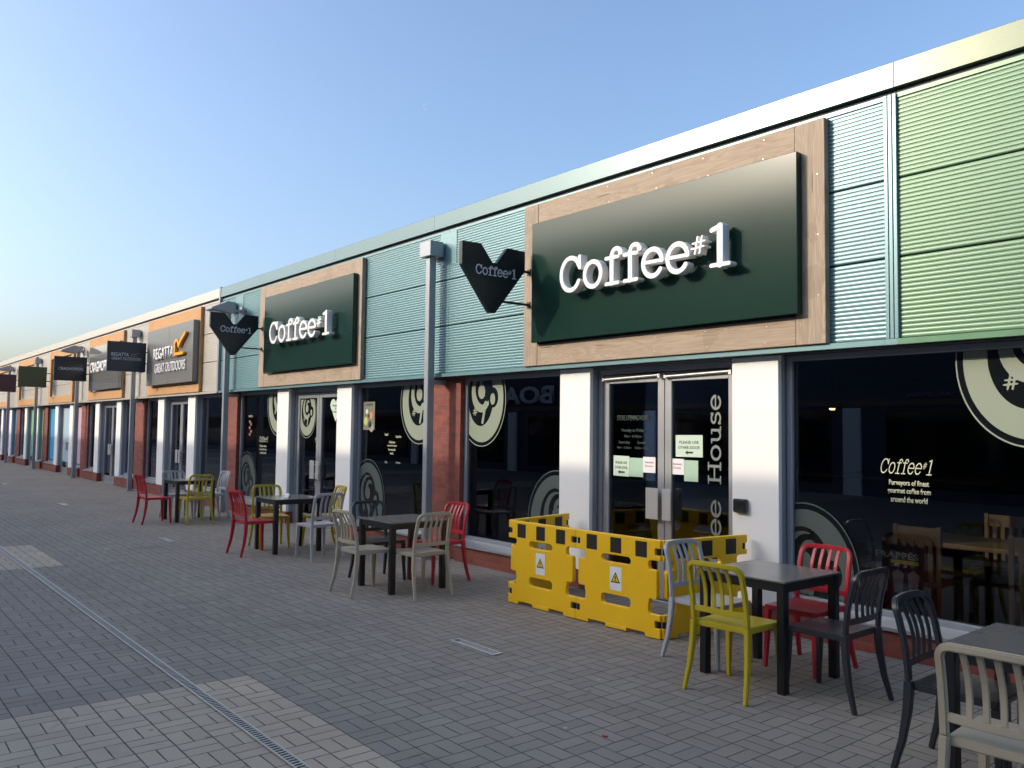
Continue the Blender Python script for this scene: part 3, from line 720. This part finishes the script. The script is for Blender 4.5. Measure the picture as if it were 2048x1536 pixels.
# opening hours
t = thing('opening_hours', (-6.1, YD, 1.5), 'faint opening hours lettering on the left door leaf above the notices', 'lettering')
for s, x, z, w_, h_ in (('STORE OPENING HOURS', -6.10, 1.835, .44, .055), ('Monday to Friday', -6.10, 1.70, .32, .045), ('8am - 6.30pm', -6.10, 1.64, .24, .035), ('Saturday', -6.22, 1.575, .16, .035), ('Sunday', -5.97, 1.575, .13, .035), ('8am - 6.30pm', -6.22, 1.52, .2, .03), ('10.30am - 4.30pm', -5.97, 1.52, .2, .03)):
    meshobj('text_line', fac(textmesh(s, w_, h_, .0015, .015), x, YD, z), STICKV, t)
ARW = [([(.1, .5), (1, .5)], .16)]
def notice(x0, x1, z0, z1, m, lines, label, arrow=False, rot=0., y=YD-.002, tm=BRONZE, ht=.028):
    xc, zc = (x0+x1)/2, (z0+z1)/2
    t = thing('paper_notice', (xc, y, zc), label, 'notice')
    LOCAL[0] = True
    b = MB(); b.box(-(x1-x0)/2, (x1-x0)/2, -.001, .001, -(z1-z0)/2, (z1-z0)/2); b.build('sheet', m, t)
    n = len(lines)
    for i, s in enumerate(lines):
        meshobj('text_line', fac(textmesh(s, (x1-x0)*(.72 if i == 0 else .8)*(.8 if len(s) < 6 else 1), ht, .0008, .01), 0, -.0012, ((z1-z0)*.17)-i*(z1-z0)*.24), tm, t)
    if arrow:
        b = MB(); b.prism([(-.05, 0), (-.015, .02), (-.015, .009), (.05, .009), (.05, -.009), (-.015, -.009), (-.015, -.02)], -.0016, -.0010, lambda u, v, k: (u, k, v-(z1-z0)*.30)); b.build('arrow', BRONZE, t)
    LOCAL[0] = False
    t.rotation_euler = (0, rot, 0)
    return t
notice(-6.375, -6.15, 1.222, 1.435, PAPERG, ['PLEASE USE', 'OTHER DOOR'], 'pale green notice asking to use other door, on the left leaf', True, 0.01)
notice(-5.515, -5.185, 1.452, 1.665, PAPERG, ['PLEASE USE', 'OTHER DOOR'], 'pale green notice asking to use other door, on the right leaf', True, -.01)
notice(-5.95, -5.785, 1.275, 1.435, PAPERW, ['Automatic', 'Door'], 'small white automatic door notice at the edge of the left leaf', tm=mat('pink_print', (.35, .10, .22), .5), ht=.022)
notice(-5.575, -5.415, 1.275, 1.43, PAPERW, ['Automatic', 'Door'], 'small white automatic door notice at the edge of the right leaf', tm=mat('pink_print_b', (.35, .10, .22), .5), ht=.022)
notice(-6.148, -5.955, 1.225, 1.42, mat('mint_paper', (.38, .55, .42), .7), [], 'blank mint sheet between two notices on the left leaf', y=YD)
notice(-5.41, -5.24, 1.215, 1.42, mat('mint_paper_b', (.38, .55, .42), .7), [], 'blank mint sheet below the notice on the right leaf', y=YD)
# unit two: poster, map words, heart, left window words
t = thing('window_poster', (-11.66, YG, 1.88), 'narrow cream poster with round cups taped high in the window', 'poster')
b = MB(); b.box(-11.835, -11.49, YG-.002, YG, 1.665, 2.10); b.build('sheet', PAPERT, t)
for x, z, r, m in ((-11.73, 1.95, .035, PAPERG), (-11.60, 1.89, .05, mat('orange_print', (.6, .22, .08), .6)), (-11.76, 1.80, .06, mat('lime_print', (.45, .5, .12), .6)), (-11.67, 1.88, .03, BRONZE), (-11.63, 1.75, .05, BRONZE), (-11.58, 1.70, .06, mat('grey_print', (.3, .3, .27), .6))):
    b = MB(); b.prism([(r*math.cos(2*math.pi*i/20), r*1.1*math.sin(2*math.pi*i/20)) for i in range(20)], YG-.0035, YG-.0025, lambda u, v, k: (x+u, k, z+v)); b.build('cup_print', m, t)
meshobj('text_line', fac(textmesh('COFFEES', .22, .035, .001, .01), -11.66, YG-.003, 2.055), BRONZE, t)
t = thing('window_lettering', (-10.95, YG, 1.3), 'tiny cream lettering about coffee beans in the middle of the window', 'lettering')
for s, x, z, w_ in (('Brazil', -11.12, 1.60, .09), ('Costa Rica', -10.78, 1.575, .15), ('Coffee beans', -10.96, 1.49, .17), ('imported & roasted', -10.96, 1.435, .26), ('from around the', -10.96, 1.38, .2), ('world...', -10.96, 1.325, .10), ('India', -11.12, 1.19, .07), ('Ethiopia', -10.78, 1.19, .12)):
    meshobj('text_line', fac(textmesh(s, w_, .035, .0015, .02), x, YG, z), CREAMT, t)
HRT = lambda X, Y: np.minimum.reduce([np.hypot(X-.085, Y-.07)-.098, np.hypot(X+.085, Y-.07)-.098, np.maximum(np.abs(X)*.82+(-Y)*.57-.118, Y-.08)])
t = thing('heart_sticker', (-12.84, YD, 1.95), 'pale green heart welcome sticker on the right leaf of the second door', 'sticker')
meshobj('sheet', fac(solid(contour(HRT, -.25, .25, -.3, .25, .01), .002), -12.82, YD, 2.0), PAPERG, t)
for s, z, w_ in (('Welcome', 2.06, .22), ('to', 2.01, .05), ('Coffee#1', 1.955, .2)): meshobj('text_line', fac(textmesh(s, w_, .035, .001, .01), -12.82, YD-.002, z), BRONZE, t)
t = thing('window_lettering', (-15.8, YG, 1.3), 'pale cursive lettering in the middle of the farthest coffee shop window', 'lettering')
meshobj('shop_name', fac(join(word('Coffee#1', .11, .40, depth=.0015, shear=.38, wt=.62)), -15.96, YG, 1.40), CREAMT, t)
for i, (s, w_) in enumerate((('Purveyors of finest', .31), ('gourmet coffee from', .335), ('around the world', .285))): meshobj('strapline', fac(textmesh(s, w_, .05, .0015, .02), -15.76, YG, 1.32-.062*i), CREAMT, t)
t = thing('window_poster', (-16.42, YG, 1.75), 'narrow clear poster with white and pink lettering by the brick pier', 'poster')
meshobj('text_line', fac(textmesh('FRAPPÉS', .2, .05, .001, .01), -16.42, YG, 1.90), CREAMT, t)
for x, z in ((-16.45, 1.79), (-16.39, 1.74), (-16.45, 1.67), (-16.38, 1.60), (-16.44, 1.54)):
    b = MB(); b.prism([(.045*math.cos(2*math.pi*i/14), .03*math.sin(2*math.pi*i/14)) for i in range(14)], YG-.001, YG, lambda u, v, k: (x+u, k, z+v)); b.build('drink_print', mat('pink_drink_print', (.28, .12, .10), .6), t)
# frappe poster low in the near window
t = thing('window_poster', (-3.25, YG, .6), 'dark drinks poster low in the near window behind the black chair', 'poster')
b = MB(); b.box(-3.53, -3.08, YG+.05-.003, YG+.05, .36, .83); b.build('sheet', mat('dark_poster', (.045, .035, .04), .4), t)
meshobj('text_line', fac(textmesh('FRAPPÉS', .34, .06, .001, .015), -3.29, YG+.045, .755), CREAMT, t)
b = MB(); b.box(-3.34, -3.12, YG+.042, YG+.045, .685, .715); b.build('ribbon_print', YSIGN, t)
for x in (-3.40, -3.28, -3.16):
    b = MB(); b.prism([(-.03, -.09), (.03, -.09), (.045, .06), (0, .1), (-.045, .06)], YG+.042, YG+.045, lambda u, v, k: (x+u, k, .55+v)); b.build('drink_print', mat('pale_drink_print', (.35, .30, .28), .5), t)

# access button box on the right column
t = thing('access_button', (-4.53, YCOL, 1.06), 'small dark metal access box on the white column right of the door', 'control box')
b = MB(); b.box(-4.605, -4.465, YCOL-.045, YCOL-.001, .985, 1.105); b.build('casing', mat('pewter', (.12, .12, .125), .35, .8), t, bevel=.008)
b = MB(); b.box(-4.59, -4.48, YCOL-.049, YCOL-.046, 1.0, 1.09); b.build('front_plate', mat('dark_pewter', (.05, .05, .055), .4, .8), t)
meshobj('text_line', fac(textmesh('PUSH TO\nOPEN', .07, .04, .001), -4.535, YCOL-.050, 1.045), BLACK, t)

# window graphics were measured on a plane a little further back: bring each one to the glass
for o in list(COL.objects):
    if o.parent is None and o.get('category') in ('lettering', 'sticker', 'notice', 'poster') and 'round cup' not in str(o.get('group')):
        if o.type == 'MESH': cx_ = sum(v.co.x for v in o.data.vertices)/len(o.data.vertices)
        else: cx_ = o.location.x
        o.location.x += cx_*(6.525/6.64-1)
# ---------------------------------------------------------------- ground fittings
t = thing('drain_channel', (-8, 1.92, 0), 'long galvanised slot drain crossing the paving at lower left', 'drain')
b = MB(); b.box(-60, 10, 1.884, 1.938, .003, .006); b.build('channel', mat('drain_shadow', (.012, .012, .012), .9), t)
b = MB(); b.box(-60, 10, 1.934, 1.944, .0065, .014); b.box(-60, 10, 1.878, 1.888, .0065, .012)
x = -16.
while x < 6: b.box(x, x+.012, 1.888, 1.934, .0065, .010); x += .033
b.box(-60, -16.01, 1.888, 1.934, .0065, .009); b.build('grating', mat('worn_zinc', (.52, .48, .42), .5, .25, .15, 8), t)
def inlay(x0, x1, y0, y1, label):
    t = thing('ground_light', ((x0+x1)/2, (y0+y1)/2, 0), label, 'ground light', 'slim metal strips set in the paving')
    b = MB(); b.box(x0, x1, y0, y0+.014, .003, .010); b.box(x0, x1, y1-.014, y1, .003, .010); b.box(x0, x0+.012, y0+.014, y1-.014, .003, .010); b.box(x1-.03, x1, y0+.014, y1-.014, .003, .010); b.build('rim', SATIN, t)
    b = MB(); b.box(x0+.06, x1-.03, y0+.014, y1-.022, .003, .007); b.build('cover', mat('frosted_cover', (.30, .32, .34), .3), t)
inlay(-5.59, -5.03, 3.955, 4.045, 'slim metal strip in the paving in front of the yellow barriers')
inlay(-13.2, -12.64, 3.96, 4.045, 'slim metal strip in the paving left of the red chair')
inlay(-20.1, -19.5, 3.93, 4.03, 'slim metal strip in the paving far left, before the vacant shops')
inlay(-27.6, -27.0, 3.93, 4.03, 'farthest slim metal strip in the paving by the left edge')
# small litter
b = MB(); b.prism([(0, 0), (.022, .006), (.026, .02), (.008, .022), (-.004, .012)], .003, .009, lambda u, v, k: (-3.36+u, 3.42+v, k)); tag(b.build('sweet_wrapper', CH['red']), 'tiny red scrap of wrapper on the paving at bottom centre', 'litter')

# ---------------------------------------------------------------- tables and chairs
def chair_proto(colour, label):
    t = thing('chair', (0, 0, 0), label, 'chair', 'slat back chairs at the outdoor tables'); m = CH[colour]; LOCAL[0] = True
    sec = lambda a, b_: [(-a/2, -b_/2), (a/2, -b_/2), (a/2, b_/2), (-a/2, b_/2)]
    # seat: dished slab, front at +Y
    b = MB(); nx, ny = 8, 8; top = []; 
    for j in range(ny+1):
        for i in range(nx+1):
            u, v = i/nx*2-1, j/ny; hw = .200+.012*v
            y = -.185+.405*v; z = .452-.010*(1-u*u)*math.sin(math.pi*min(1, v*1.05))-.006*v*v
            top.append((u*hw, y, z))
    n1 = len(top); bot = [(x, y, .412) for x, y, z in top]; fs = []
    I = lambda i, j: j*(nx+1)+i
    for j in range(ny):
        for i in range(nx):
            fs.append((I(i, j), I(i+1, j), I(i+1, j+1), I(i, j+1))); fs.append(tuple(n1+q for q in (I(i, j), I(i, j+1), I(i+1, j+1), I(i+1, j))))
    ring = [I(i, 0) for i in range(nx+1)]+[I(nx, j) for j in range(1, ny+1)]+[I(i, ny) for i in range(nx-1, -1, -1)]+[I(0, j) for j in range(ny-1, 0, -1)]
    for k in range(len(ring)): a, c = ring[k], ring[(k+1) % len(ring)]; fs.append((a, n1+a, n1+c, c))
    b.add(top+bot, fs); b.build('seat', m, t, bevel=.006, smooth=True)
    # legs
    for s in (-1, 1):
        P = [(s*.186, .205, .411), (s*.192, .212, .20), (s*.200, .225, 0)]
        b = MB(); b.sweep(P, lambda i: sec(*[(.044, .042), (.036, .034), (.027, .026)][i]), up=(0, 1, 0)); b.build('leg', m, t, bevel=.005)
        P = [(s*.201, -.196, .455), (s*.203, -.196, .40), (s*.207, -.203, .30), (s*.215, -.225, .16), (s*.228, -.268, 0)]
        b = MB(); b.sweep(P, lambda i: sec(*[(.036, .044), (.036, .046), (.034, .042), (.031, .035), (.026, .028)][i]), up=(0, 1, 0)); b.build('leg', m, t, bevel=.005, smooth=True)
    # back frame: two uprights and a rounded top rail in one bent bar
    def by(z): q = max(0, (z-.45)/.39); return -.197-.012*q-.062*q*q
    pth = [(-.201, .457), (-.201, .52), (-.200, .60), (-.198, .68), (-.196, .76)]
    r = .058; pth += [(-.196+r-r*math.cos(a), .782+r*math.sin(a)) for a in [rad(q) for q in (0, 18, 36, 54, 72, 90)]]
    pth += [(-.07, .842), (0, .843)]
    full = pth+[(-x, z) for x, z in pth[-2::-1]]
    P = []
    for x, z in full:
        bow = -.022*(1-(x/.2)**2)*max(0, min(1, (z-.6)/.22)); P.append((x, by(z)+bow, z))
    n = len(P)
    b = MB(); b.sweep(P, lambda i: sec(.034, .030), up=(0, 1, 0)); bk = b.build('backrest', m, t, bevel=.006, smooth=True)
    P = [(x, by(.535)-.016*(1-(x/.19)**2), .535) for x in np.linspace(-.186, .186, 9)]
    b = MB(); b.sweep(P, sec(.038, .016), up=(0, 1, 0)); b.build('back_rail', m, bk, bevel=.003)
    for x in (-.096, -.032, .032, .096):
        P = []
        for z in np.linspace(.55, .832, 8):
            q = (z-.55)/.28; P.append((x, by(z)-.016*(1-(x/.19)**2)-.006*q+.020*math.sin(math.pi*q), z))
        b = MB(); b.sweep(P, sec(.027, .012), up=(0, 1, 0)); b.build('slat', m, bk, bevel=.003)
    LOCAL[0] = False
    return t
def table_proto():
    t = thing('table', (0, 0, 0), 'x', 'table', 'square black outdoor tables'); LOCAL[0] = True
    b = MB(); b.box(-.35, .35, -.35, .35, .716, .728); b.build('tabletop', TOPM, t, bevel=.003)
    b = MB()
    for s in (-1, 1):
        b.box(-.282, .282, s*.322-.014, s*.322+.014, .655, .715); b.box(s*.322-.014, s*.322+.014, -.282, .282, .655, .715)
    b.build('apron', BLACK, t, bevel=.002)
    for sx in (-1, 1):
        for sy in (-1, 1):
            b = MB(); b.box(sx*.312-.029, sx*.312+.029, sy*.312-.029, sy*.312+.029, 0, .715); b.build('leg', BLACK, t, bevel=.004)
    LOCAL[0] = False
    return t
TB = [(-3.49, 5.215, 0, 'black square table in front of the right hand door column'), (-1.468, 4.42, 1.5, 'black square table with pale glare on its top at the right edge'),
      (-7.80, 4.87, 0, 'black square table between the beige chairs'), (-11.02, 5.03, -1, 'black square table with a small folded card on it'),
      (-15.51, 5.16, 1, 'farthest black square table, between the red chair and mustard chair')]
tp = table_proto()
for i, (x, y, r, l) in enumerate(TB):
    o = tp if i == 0 else copy_tree(tp)
    o.location = (x, y, 0); o.rotation_euler = (0, 0, rad(r)); o['label'] = l
# (colour, rear feet midpoint x, y, facing in degrees: 90 = +Y, 0 = +X, label)
CHS = [
 ('yellow', -3.415, 4.490, 94, 'mustard yellow chair with its back to the camera in front of the yellow barrier'),
 ('silver', -4.262, 5.205, 0, 'silver grey chair next to the yellow barrier, left of the near table'),
 ('red', -3.430, 5.868, 270, 'red chair against the near window by the dark grey chair'),
 ('black', -2.680, 5.120, 180, 'charcoal chair on the right side of the near table, slats seen from behind'),
 ('black', -2.145, 4.50, 2, 'charcoal chair behind the beige chair at lower right'),
 ('beige', -1.405, 3.595, 93, 'beige chair cut by the bottom right corner'),
 ('silver', -1.50, 5.22, 268, 'pale chair at the right edge, mostly hidden behind the nearest table'),
 ('beige', -7.792, 4.139, 90, 'beige chair seen edge on at the left of the middle table'),
 ('beige', -7.070, 4.800, 181, 'beige chair seen from behind at the middle table'),
 ('red', -7.895, 5.664, 273, 'red chair by the brick pier and grey hopper post'),
 ('black', -8.600, 4.900, 0, 'charcoal chair against the low round emblem behind the middle table'),
 ('red', -10.945, 4.240, 92, 'red chair left of the table with the folded card'),
 ('yellow', -11.700, 4.99, 352, 'mustard yellow chair facing us behind the table with the folded card'),
 ('silver', -9.870, 5.060, 182, 'silver grey chair right of the table with the folded card'),
 ('yellow', -11.02, 5.830, 262, 'mustard yellow chair before the second door, behind the silver chair'),
 ('red', -15.34, 4.238, 93, 'farthest red chair, leftmost of all the chairs'),
 ('yellow', -14.705, 5.097, 182, 'mustard yellow chair seen from behind at the farthest table'),
 ('silver', -16.19, 5.08, 2, 'silver chair behind the farthest table, below the white column'),
 ('silver', -15.62, 5.86, 272, 'silver chair edge on beside the post at the farthest table')]
pro = {}
for c, x, y, a, l in CHS:
    if c not in pro: pro[c] = o = chair_proto(c, l)
    else: o = copy_tree(pro[c])
    f = Vector((math.cos(rad(a)), math.sin(rad(a)), 0)); p0 = Vector((x, y, 0))+f*.268
    o.location = p0; o.rotation_euler = (0, 0, rad(a-90)); o['label'] = l
# folded card on table four
t = thing('table_card', (-11.0, 5.0, .7285), 'small folded white card standing on the fourth table', 'card'); LOCAL[0] = True
b = MB(); b.prism([(-.028, 0), (0, .05), (.028, 0), (.025, 0), (0, .045), (-.025, 0)], -.045, .045, lambda u, v, k: (k*.9-u*.3, u+k*.3, v)); b.build('card', PAPERW, t); LOCAL[0] = False

# ---------------------------------------------------------------- yellow barriers
BW, BH = .96, .80
def box2(X, Y, x0, x1, y0, y1, r=.0):
    dx = np.abs(X-(x0+x1)/2)-((x1-x0)/2-r); dy = np.abs(Y-(y0+y1)/2)-((y1-y0)/2-r)
    return np.hypot(np.maximum(dx, 0), np.maximum(dy, 0))+np.minimum(np.maximum(dx, dy), 0)-r
def bsdf(X, Y):
    d = box2(X, Y, .0, BW, .62, .80, .008)
    d = np.minimum(d, box2(X, Y, .115, BW-.115, .10, .70, .0))
    d = np.minimum(d, box2(X, Y, .035, BW-.035, .315, .555, .025))
    d = np.minimum(d, box2(X, Y, .0, BW, .03, .20, .01))
    d = np.minimum(d, box2(X, Y, .0, .16, .0, .10, .01)); d = np.minimum(d, box2(X, Y, BW-.16, BW, .0, .10, .01))
    d = np.minimum(d, box2(X, Y, .36, BW-.36, .0, .10, .01))
    for a, c in ((.565, .625), (.205, .285)): 
        d = np.maximum(d, -box2(X, Y, .315, BW-.315, a-.005, c, .035))
        d = np.maximum(d, -box2(X, Y, -.2, .125, a-.012, c+.005, .03)); d = np.maximum(d, -box2(X, Y, BW-.125, BW+.2, a-.012, c+.005, .03))
    for y in (.675, .085):     # hinge mortices
        d = np.maximum(d, -box2(X, Y, -.1, .055, y, y+.055, .004)); d = np.maximum(d, -box2(X, Y, BW-.055, BW+.1, y, y+.055, .004))
    return d
BL = contour(bsdf, -.02, BW+.02, -.02, BH+.02, .006)
def barrier(A, B, label, first=None):
    A, B = Vector((*A, 0)), Vector((*B, 0)); ang = math.atan2((B-A).y, (B-A).x)
    if first is None:
        t = thing('barrier_panel', (0, 0, 0), label, 'barrier', 'yellow folding barrier panels round the door'); LOCAL[0] = True
        me = solid(BL, .044, .007, 2); shade(me, .5); meshobj('panel', xf(me, (0, 0, 0), (1, 0, 0), (0, 0, 1)), YELP, t)
        for x in (.175, .455, .735):
            for s in (-1, 1):
                b = MB(); b.box(x-.062+.025, x+.062+.025-.0, s*.0225-.0008, s*.0225+.0008, .645, .775); b.build('reflective_patch', REFL, t)
        for s in (-1, 1):
            b = MB(); b.box(.415, .545, s*.0225-.0008, s*.0225+.0008, .325, .525); w_ = b.build('warning_label', LABELW, t)
            y = s*.0242
            b = MB(); b.prism([(-.052, -.04), (.052, -.04), (0, .052)], y-.0006, y+.0006, lambda u, v, k: (.48+u, k, .43+v)); b.build('triangle', BRONZE, w_)
            b = MB(); b.prism([(-.037, -.031), (.037, -.031), (0, .033)], y+s*.0008-.0005, y+s*.0008+.0005, lambda u, v, k: (.48+u, k, .43+v)); b.build('triangle_fill', YSIGN, w_)
            b = MB(); b.prism([(-.0045, -.010), (.0045, -.010), (.007, .018), (-.007, .018)], y+s*.002-.0005, y+s*.002+.0005, lambda u, v, k: (.48+u, k, .428+v))
            b.prism([(.006*math.cos(q*math.pi/4), .006*math.sin(q*math.pi/4)-.019) for q in range(8)], y+s*.002-.0005, y+s*.002+.0005, lambda u, v, k: (.48+u, k, .428+v)); b.build('exclamation_mark', BRONZE, w_)
        for z in (.7025, .1125):
            for x in (.03, BW-.03):
                b = MB(); b.prism([(.019*math.cos(q*math.pi/6), .019*math.sin(q*math.pi/6)) for q in range(12)], z-.026, z+.026, lambda u, v, k: (x+u, v, k)); b.build('hinge', RUBBER, t, smooth=True)
        LOCAL[0] = False
    else: t = copy_tree(first)
    t.location = (A.x, A.y, .005); t.rotation_euler = (0, 0, ang); t['label'] = label
    t.scale = ((B-A).length/BW, 1, 1)
    return t
PA, PB_, PC, PD, PZ = (-6.50, 5.31), (-5.56, 5.325), (-4.59, 5.355), (-4.45, 6.30), (-6.68, 6.26)
b1 = barrier(PB_, PC, 'yellow barrier panel facing the camera beside the silver chair')
barrier(PA, PB_, 'yellow barrier panel facing the camera, the left of the two', b1)
barrier(PZ, PA, 'yellow barrier panel running back to the left white column', b1)
barrier(PC, PD, 'yellow barrier panel running back to the right white column behind the silver chair', b1)

# ---------------------------------------------------------------- inside the coffee shop
def wood_table(x, y, lx, ly, label):
    t = thing('wooden_table', (x, y, .012), label, 'table', 'wooden tables inside the coffee shop'); LOCAL[0] = True
    b = MB(); b.box(-lx/2, lx/2, -ly/2, ly/2, .70, .74); b.build('tabletop', PINE, t, bevel=.006)
    for sx in (-1, 1):
        for sy in (-1, 1):
            b = MB(); q, r = sx*(lx/2-.06), sy*(ly/2-.06); b.box(q-.035, q+.035, r-.035, r+.035, 0, .70); b.build('leg', PINE, t)
    LOCAL[0] = False; return t
wood_table(-3.05, 8.0, 1.7, .75, 'long pine table inside the near window'); wood_table(-1.0, 8.6, 1.2, .75, 'pine table inside the near window at the right edge')
wood_table(-8.0, 8.0, .8, .8, 'pine table inside the window beside the brick pier'); wood_table(-10.8, 8.0, .8, .8, 'pine table inside the window behind the hopper post')
def cafe_chair(x, y, rz, m, label, first=None):
    if first is None:
        t = thing('cafe_chair', (0, 0, 0), label, 'chair', 'wooden chairs inside the coffee shop'); LOCAL[0] = True
        b = MB(); b.box(-.2, .2, -.2, .2, .42, .46); b.build('seat', m, t, bevel=.01)
        for sx in (-1, 1):
            b = MB(); b.box(sx*.18-.018, sx*.18+.018, .16, .196, 0, .42); b.build('leg', m, t)
            b = MB(); b.box(sx*.18-.018, sx*.18+.018, -.215, -.18, 0, .92); b.build('leg', m, t)
        b = MB(); b.box(-.16, .16, -.21, -.19, .80, .91)
        for q in (-.11, -.04, .04, .11): b.box(q-.018, q+.018, -.206, -.194, .47, .80)
        b.build('backrest', m, t)
        LOCAL[0] = False
    else: t = copy_tree(first)
    t.location = (x, y, .012); t.rotation_euler = (0, 0, rad(rz)); t['label'] = label; return t
cc = cafe_chair(-3.35, 7.35, 0, PINE, 'pine slat chair before the long table inside the near window')
for x, y, r, l in ((-2.45, 7.3, 8, 'pine chair inside the near window, at the right end of the long table'), (-3.3, 8.7, 180, 'pine chair on the far side of the long table inside'),
                (-2.5, 8.75, 175, 'second pine chair on the far side of the long table inside'), (-1.3, 7.9, 0, 'pine chair before the right hand table inside the near window'),
                (-8.5, 8.0, -90, 'pine chair left of the table beside the brick pier inside'), (-7.5, 8.0, 90, 'pine chair right of the table beside the brick pier inside'),
                (-11.3, 8.0, -90, 'pine chair left of the inside table behind the hopper post'), (-10.3, 8.0, 90, 'pine chair right of the inside table behind the hopper post')):
    cafe_chair(x, y, r, None, l, cc)
t = thing('service_counter', (-9, 13, .012), 'long dark counter deep inside the coffee shop', 'counter')
b = MB(); b.box(-13, -5, 12.6, 13.3, .012, 1.0); b.build('front', INTF, t)
b = MB(); b.box(-13.05, -4.95, 12.55, 13.35, 1.002, 1.05); b.build('worktop', PINE, t)
def pendant(x, y, z, label):
    t = thing('pendant_lamp', (x, y, z), label, 'lamp', 'small warm lamps inside the coffee shop'); LOCAL[0] = True
    b = MB(); n = 16; b.sweep([(0, 0, 0), (0, 0, .07)], lambda i: [((.05, .02)[i]*math.cos(2*math.pi*k/n), (.05, .02)[i]*math.sin(2*math.pi*k/n)) for k in range(n)], up=(0, 1, 0)); b.build('shade', BLACK, t)
    b = MB(); b.sweep([(0, 0, -.02), (0, 0, -.002)], lambda i: [((.025, .035)[i]*math.cos(2*math.pi*k/n), (.025, .035)[i]*math.sin(2*math.pi*k/n)) for k in range(n)], up=(0, 1, 0)); b.build('bulb', LAMP, t)
    b = MB(); b.box(-.003, .003, -.003, .003, .07, 2.75-z); b.build('cord', BLACK, t)
    LOCAL[0] = False
pendant(-3.55, 9.2, 2.20, 'small glowing lamp seen beside the round emblem in the near window'); pendant(-5.4, 9.4, 2.0, 'tiny glowing lamp deep behind the near window')

# ---------------------------------------------------------------- facing row across the walkway (seen reflected in the glass)
OY, OH = -9.0, 8.9
t = thing('facing_building', (-40, OY, 0), 'tall dark clad shop row across the walkway, seen only in the window reflections', 'building')
NAVYW = mat('dark_slate_cladding', (.060, .068, .10), .55, 0, .15)
b = MB(); b.box(-110, 18, OY-16, OY, 0, OH); b.build('wall', NAVYW, t)
b = MB(); b.box(-110, 18, OY+.002, OY+.06, 2.45, 2.62); b.build('fascia_band', mat('brown_band', (.18, .12, .08), .6), t)
for k in range(16):
    x = 14-k*7.4
    b = MB(); b.box(x-2.9, x+2.9, OY+.002, OY+.03, .3, 2.3); w_ = b.build('window', mat('dark_glass_front', (.01, .012, .015), .05), t)
    b = MB(); b.box(x+3.3, x+3.8, OY+.002, OY+.10, 0, 2.4); b.build('column', WHITE, t)
def opp(s, x0, wd, z, ht, bold): 
    me = textmesh(s, wd, ht, .06, bold); xf(me, (x0-wd/2, OY+.06, z), (-1, 0, 0), (0, 0, 1)); return me
meshobj('lettering', opp('BOARDMAN', -24.3, 8.6, 3.08, .72, .03), mat('pale_blue_letters', (.85, .85, .95), .6), t)
meshobj('lettering', opp('BOARDMAN', -9.0, 1.5, 2.72, .14, .0), mat('pale_blue_letters_b', (.25, .26, .38), .6), t)
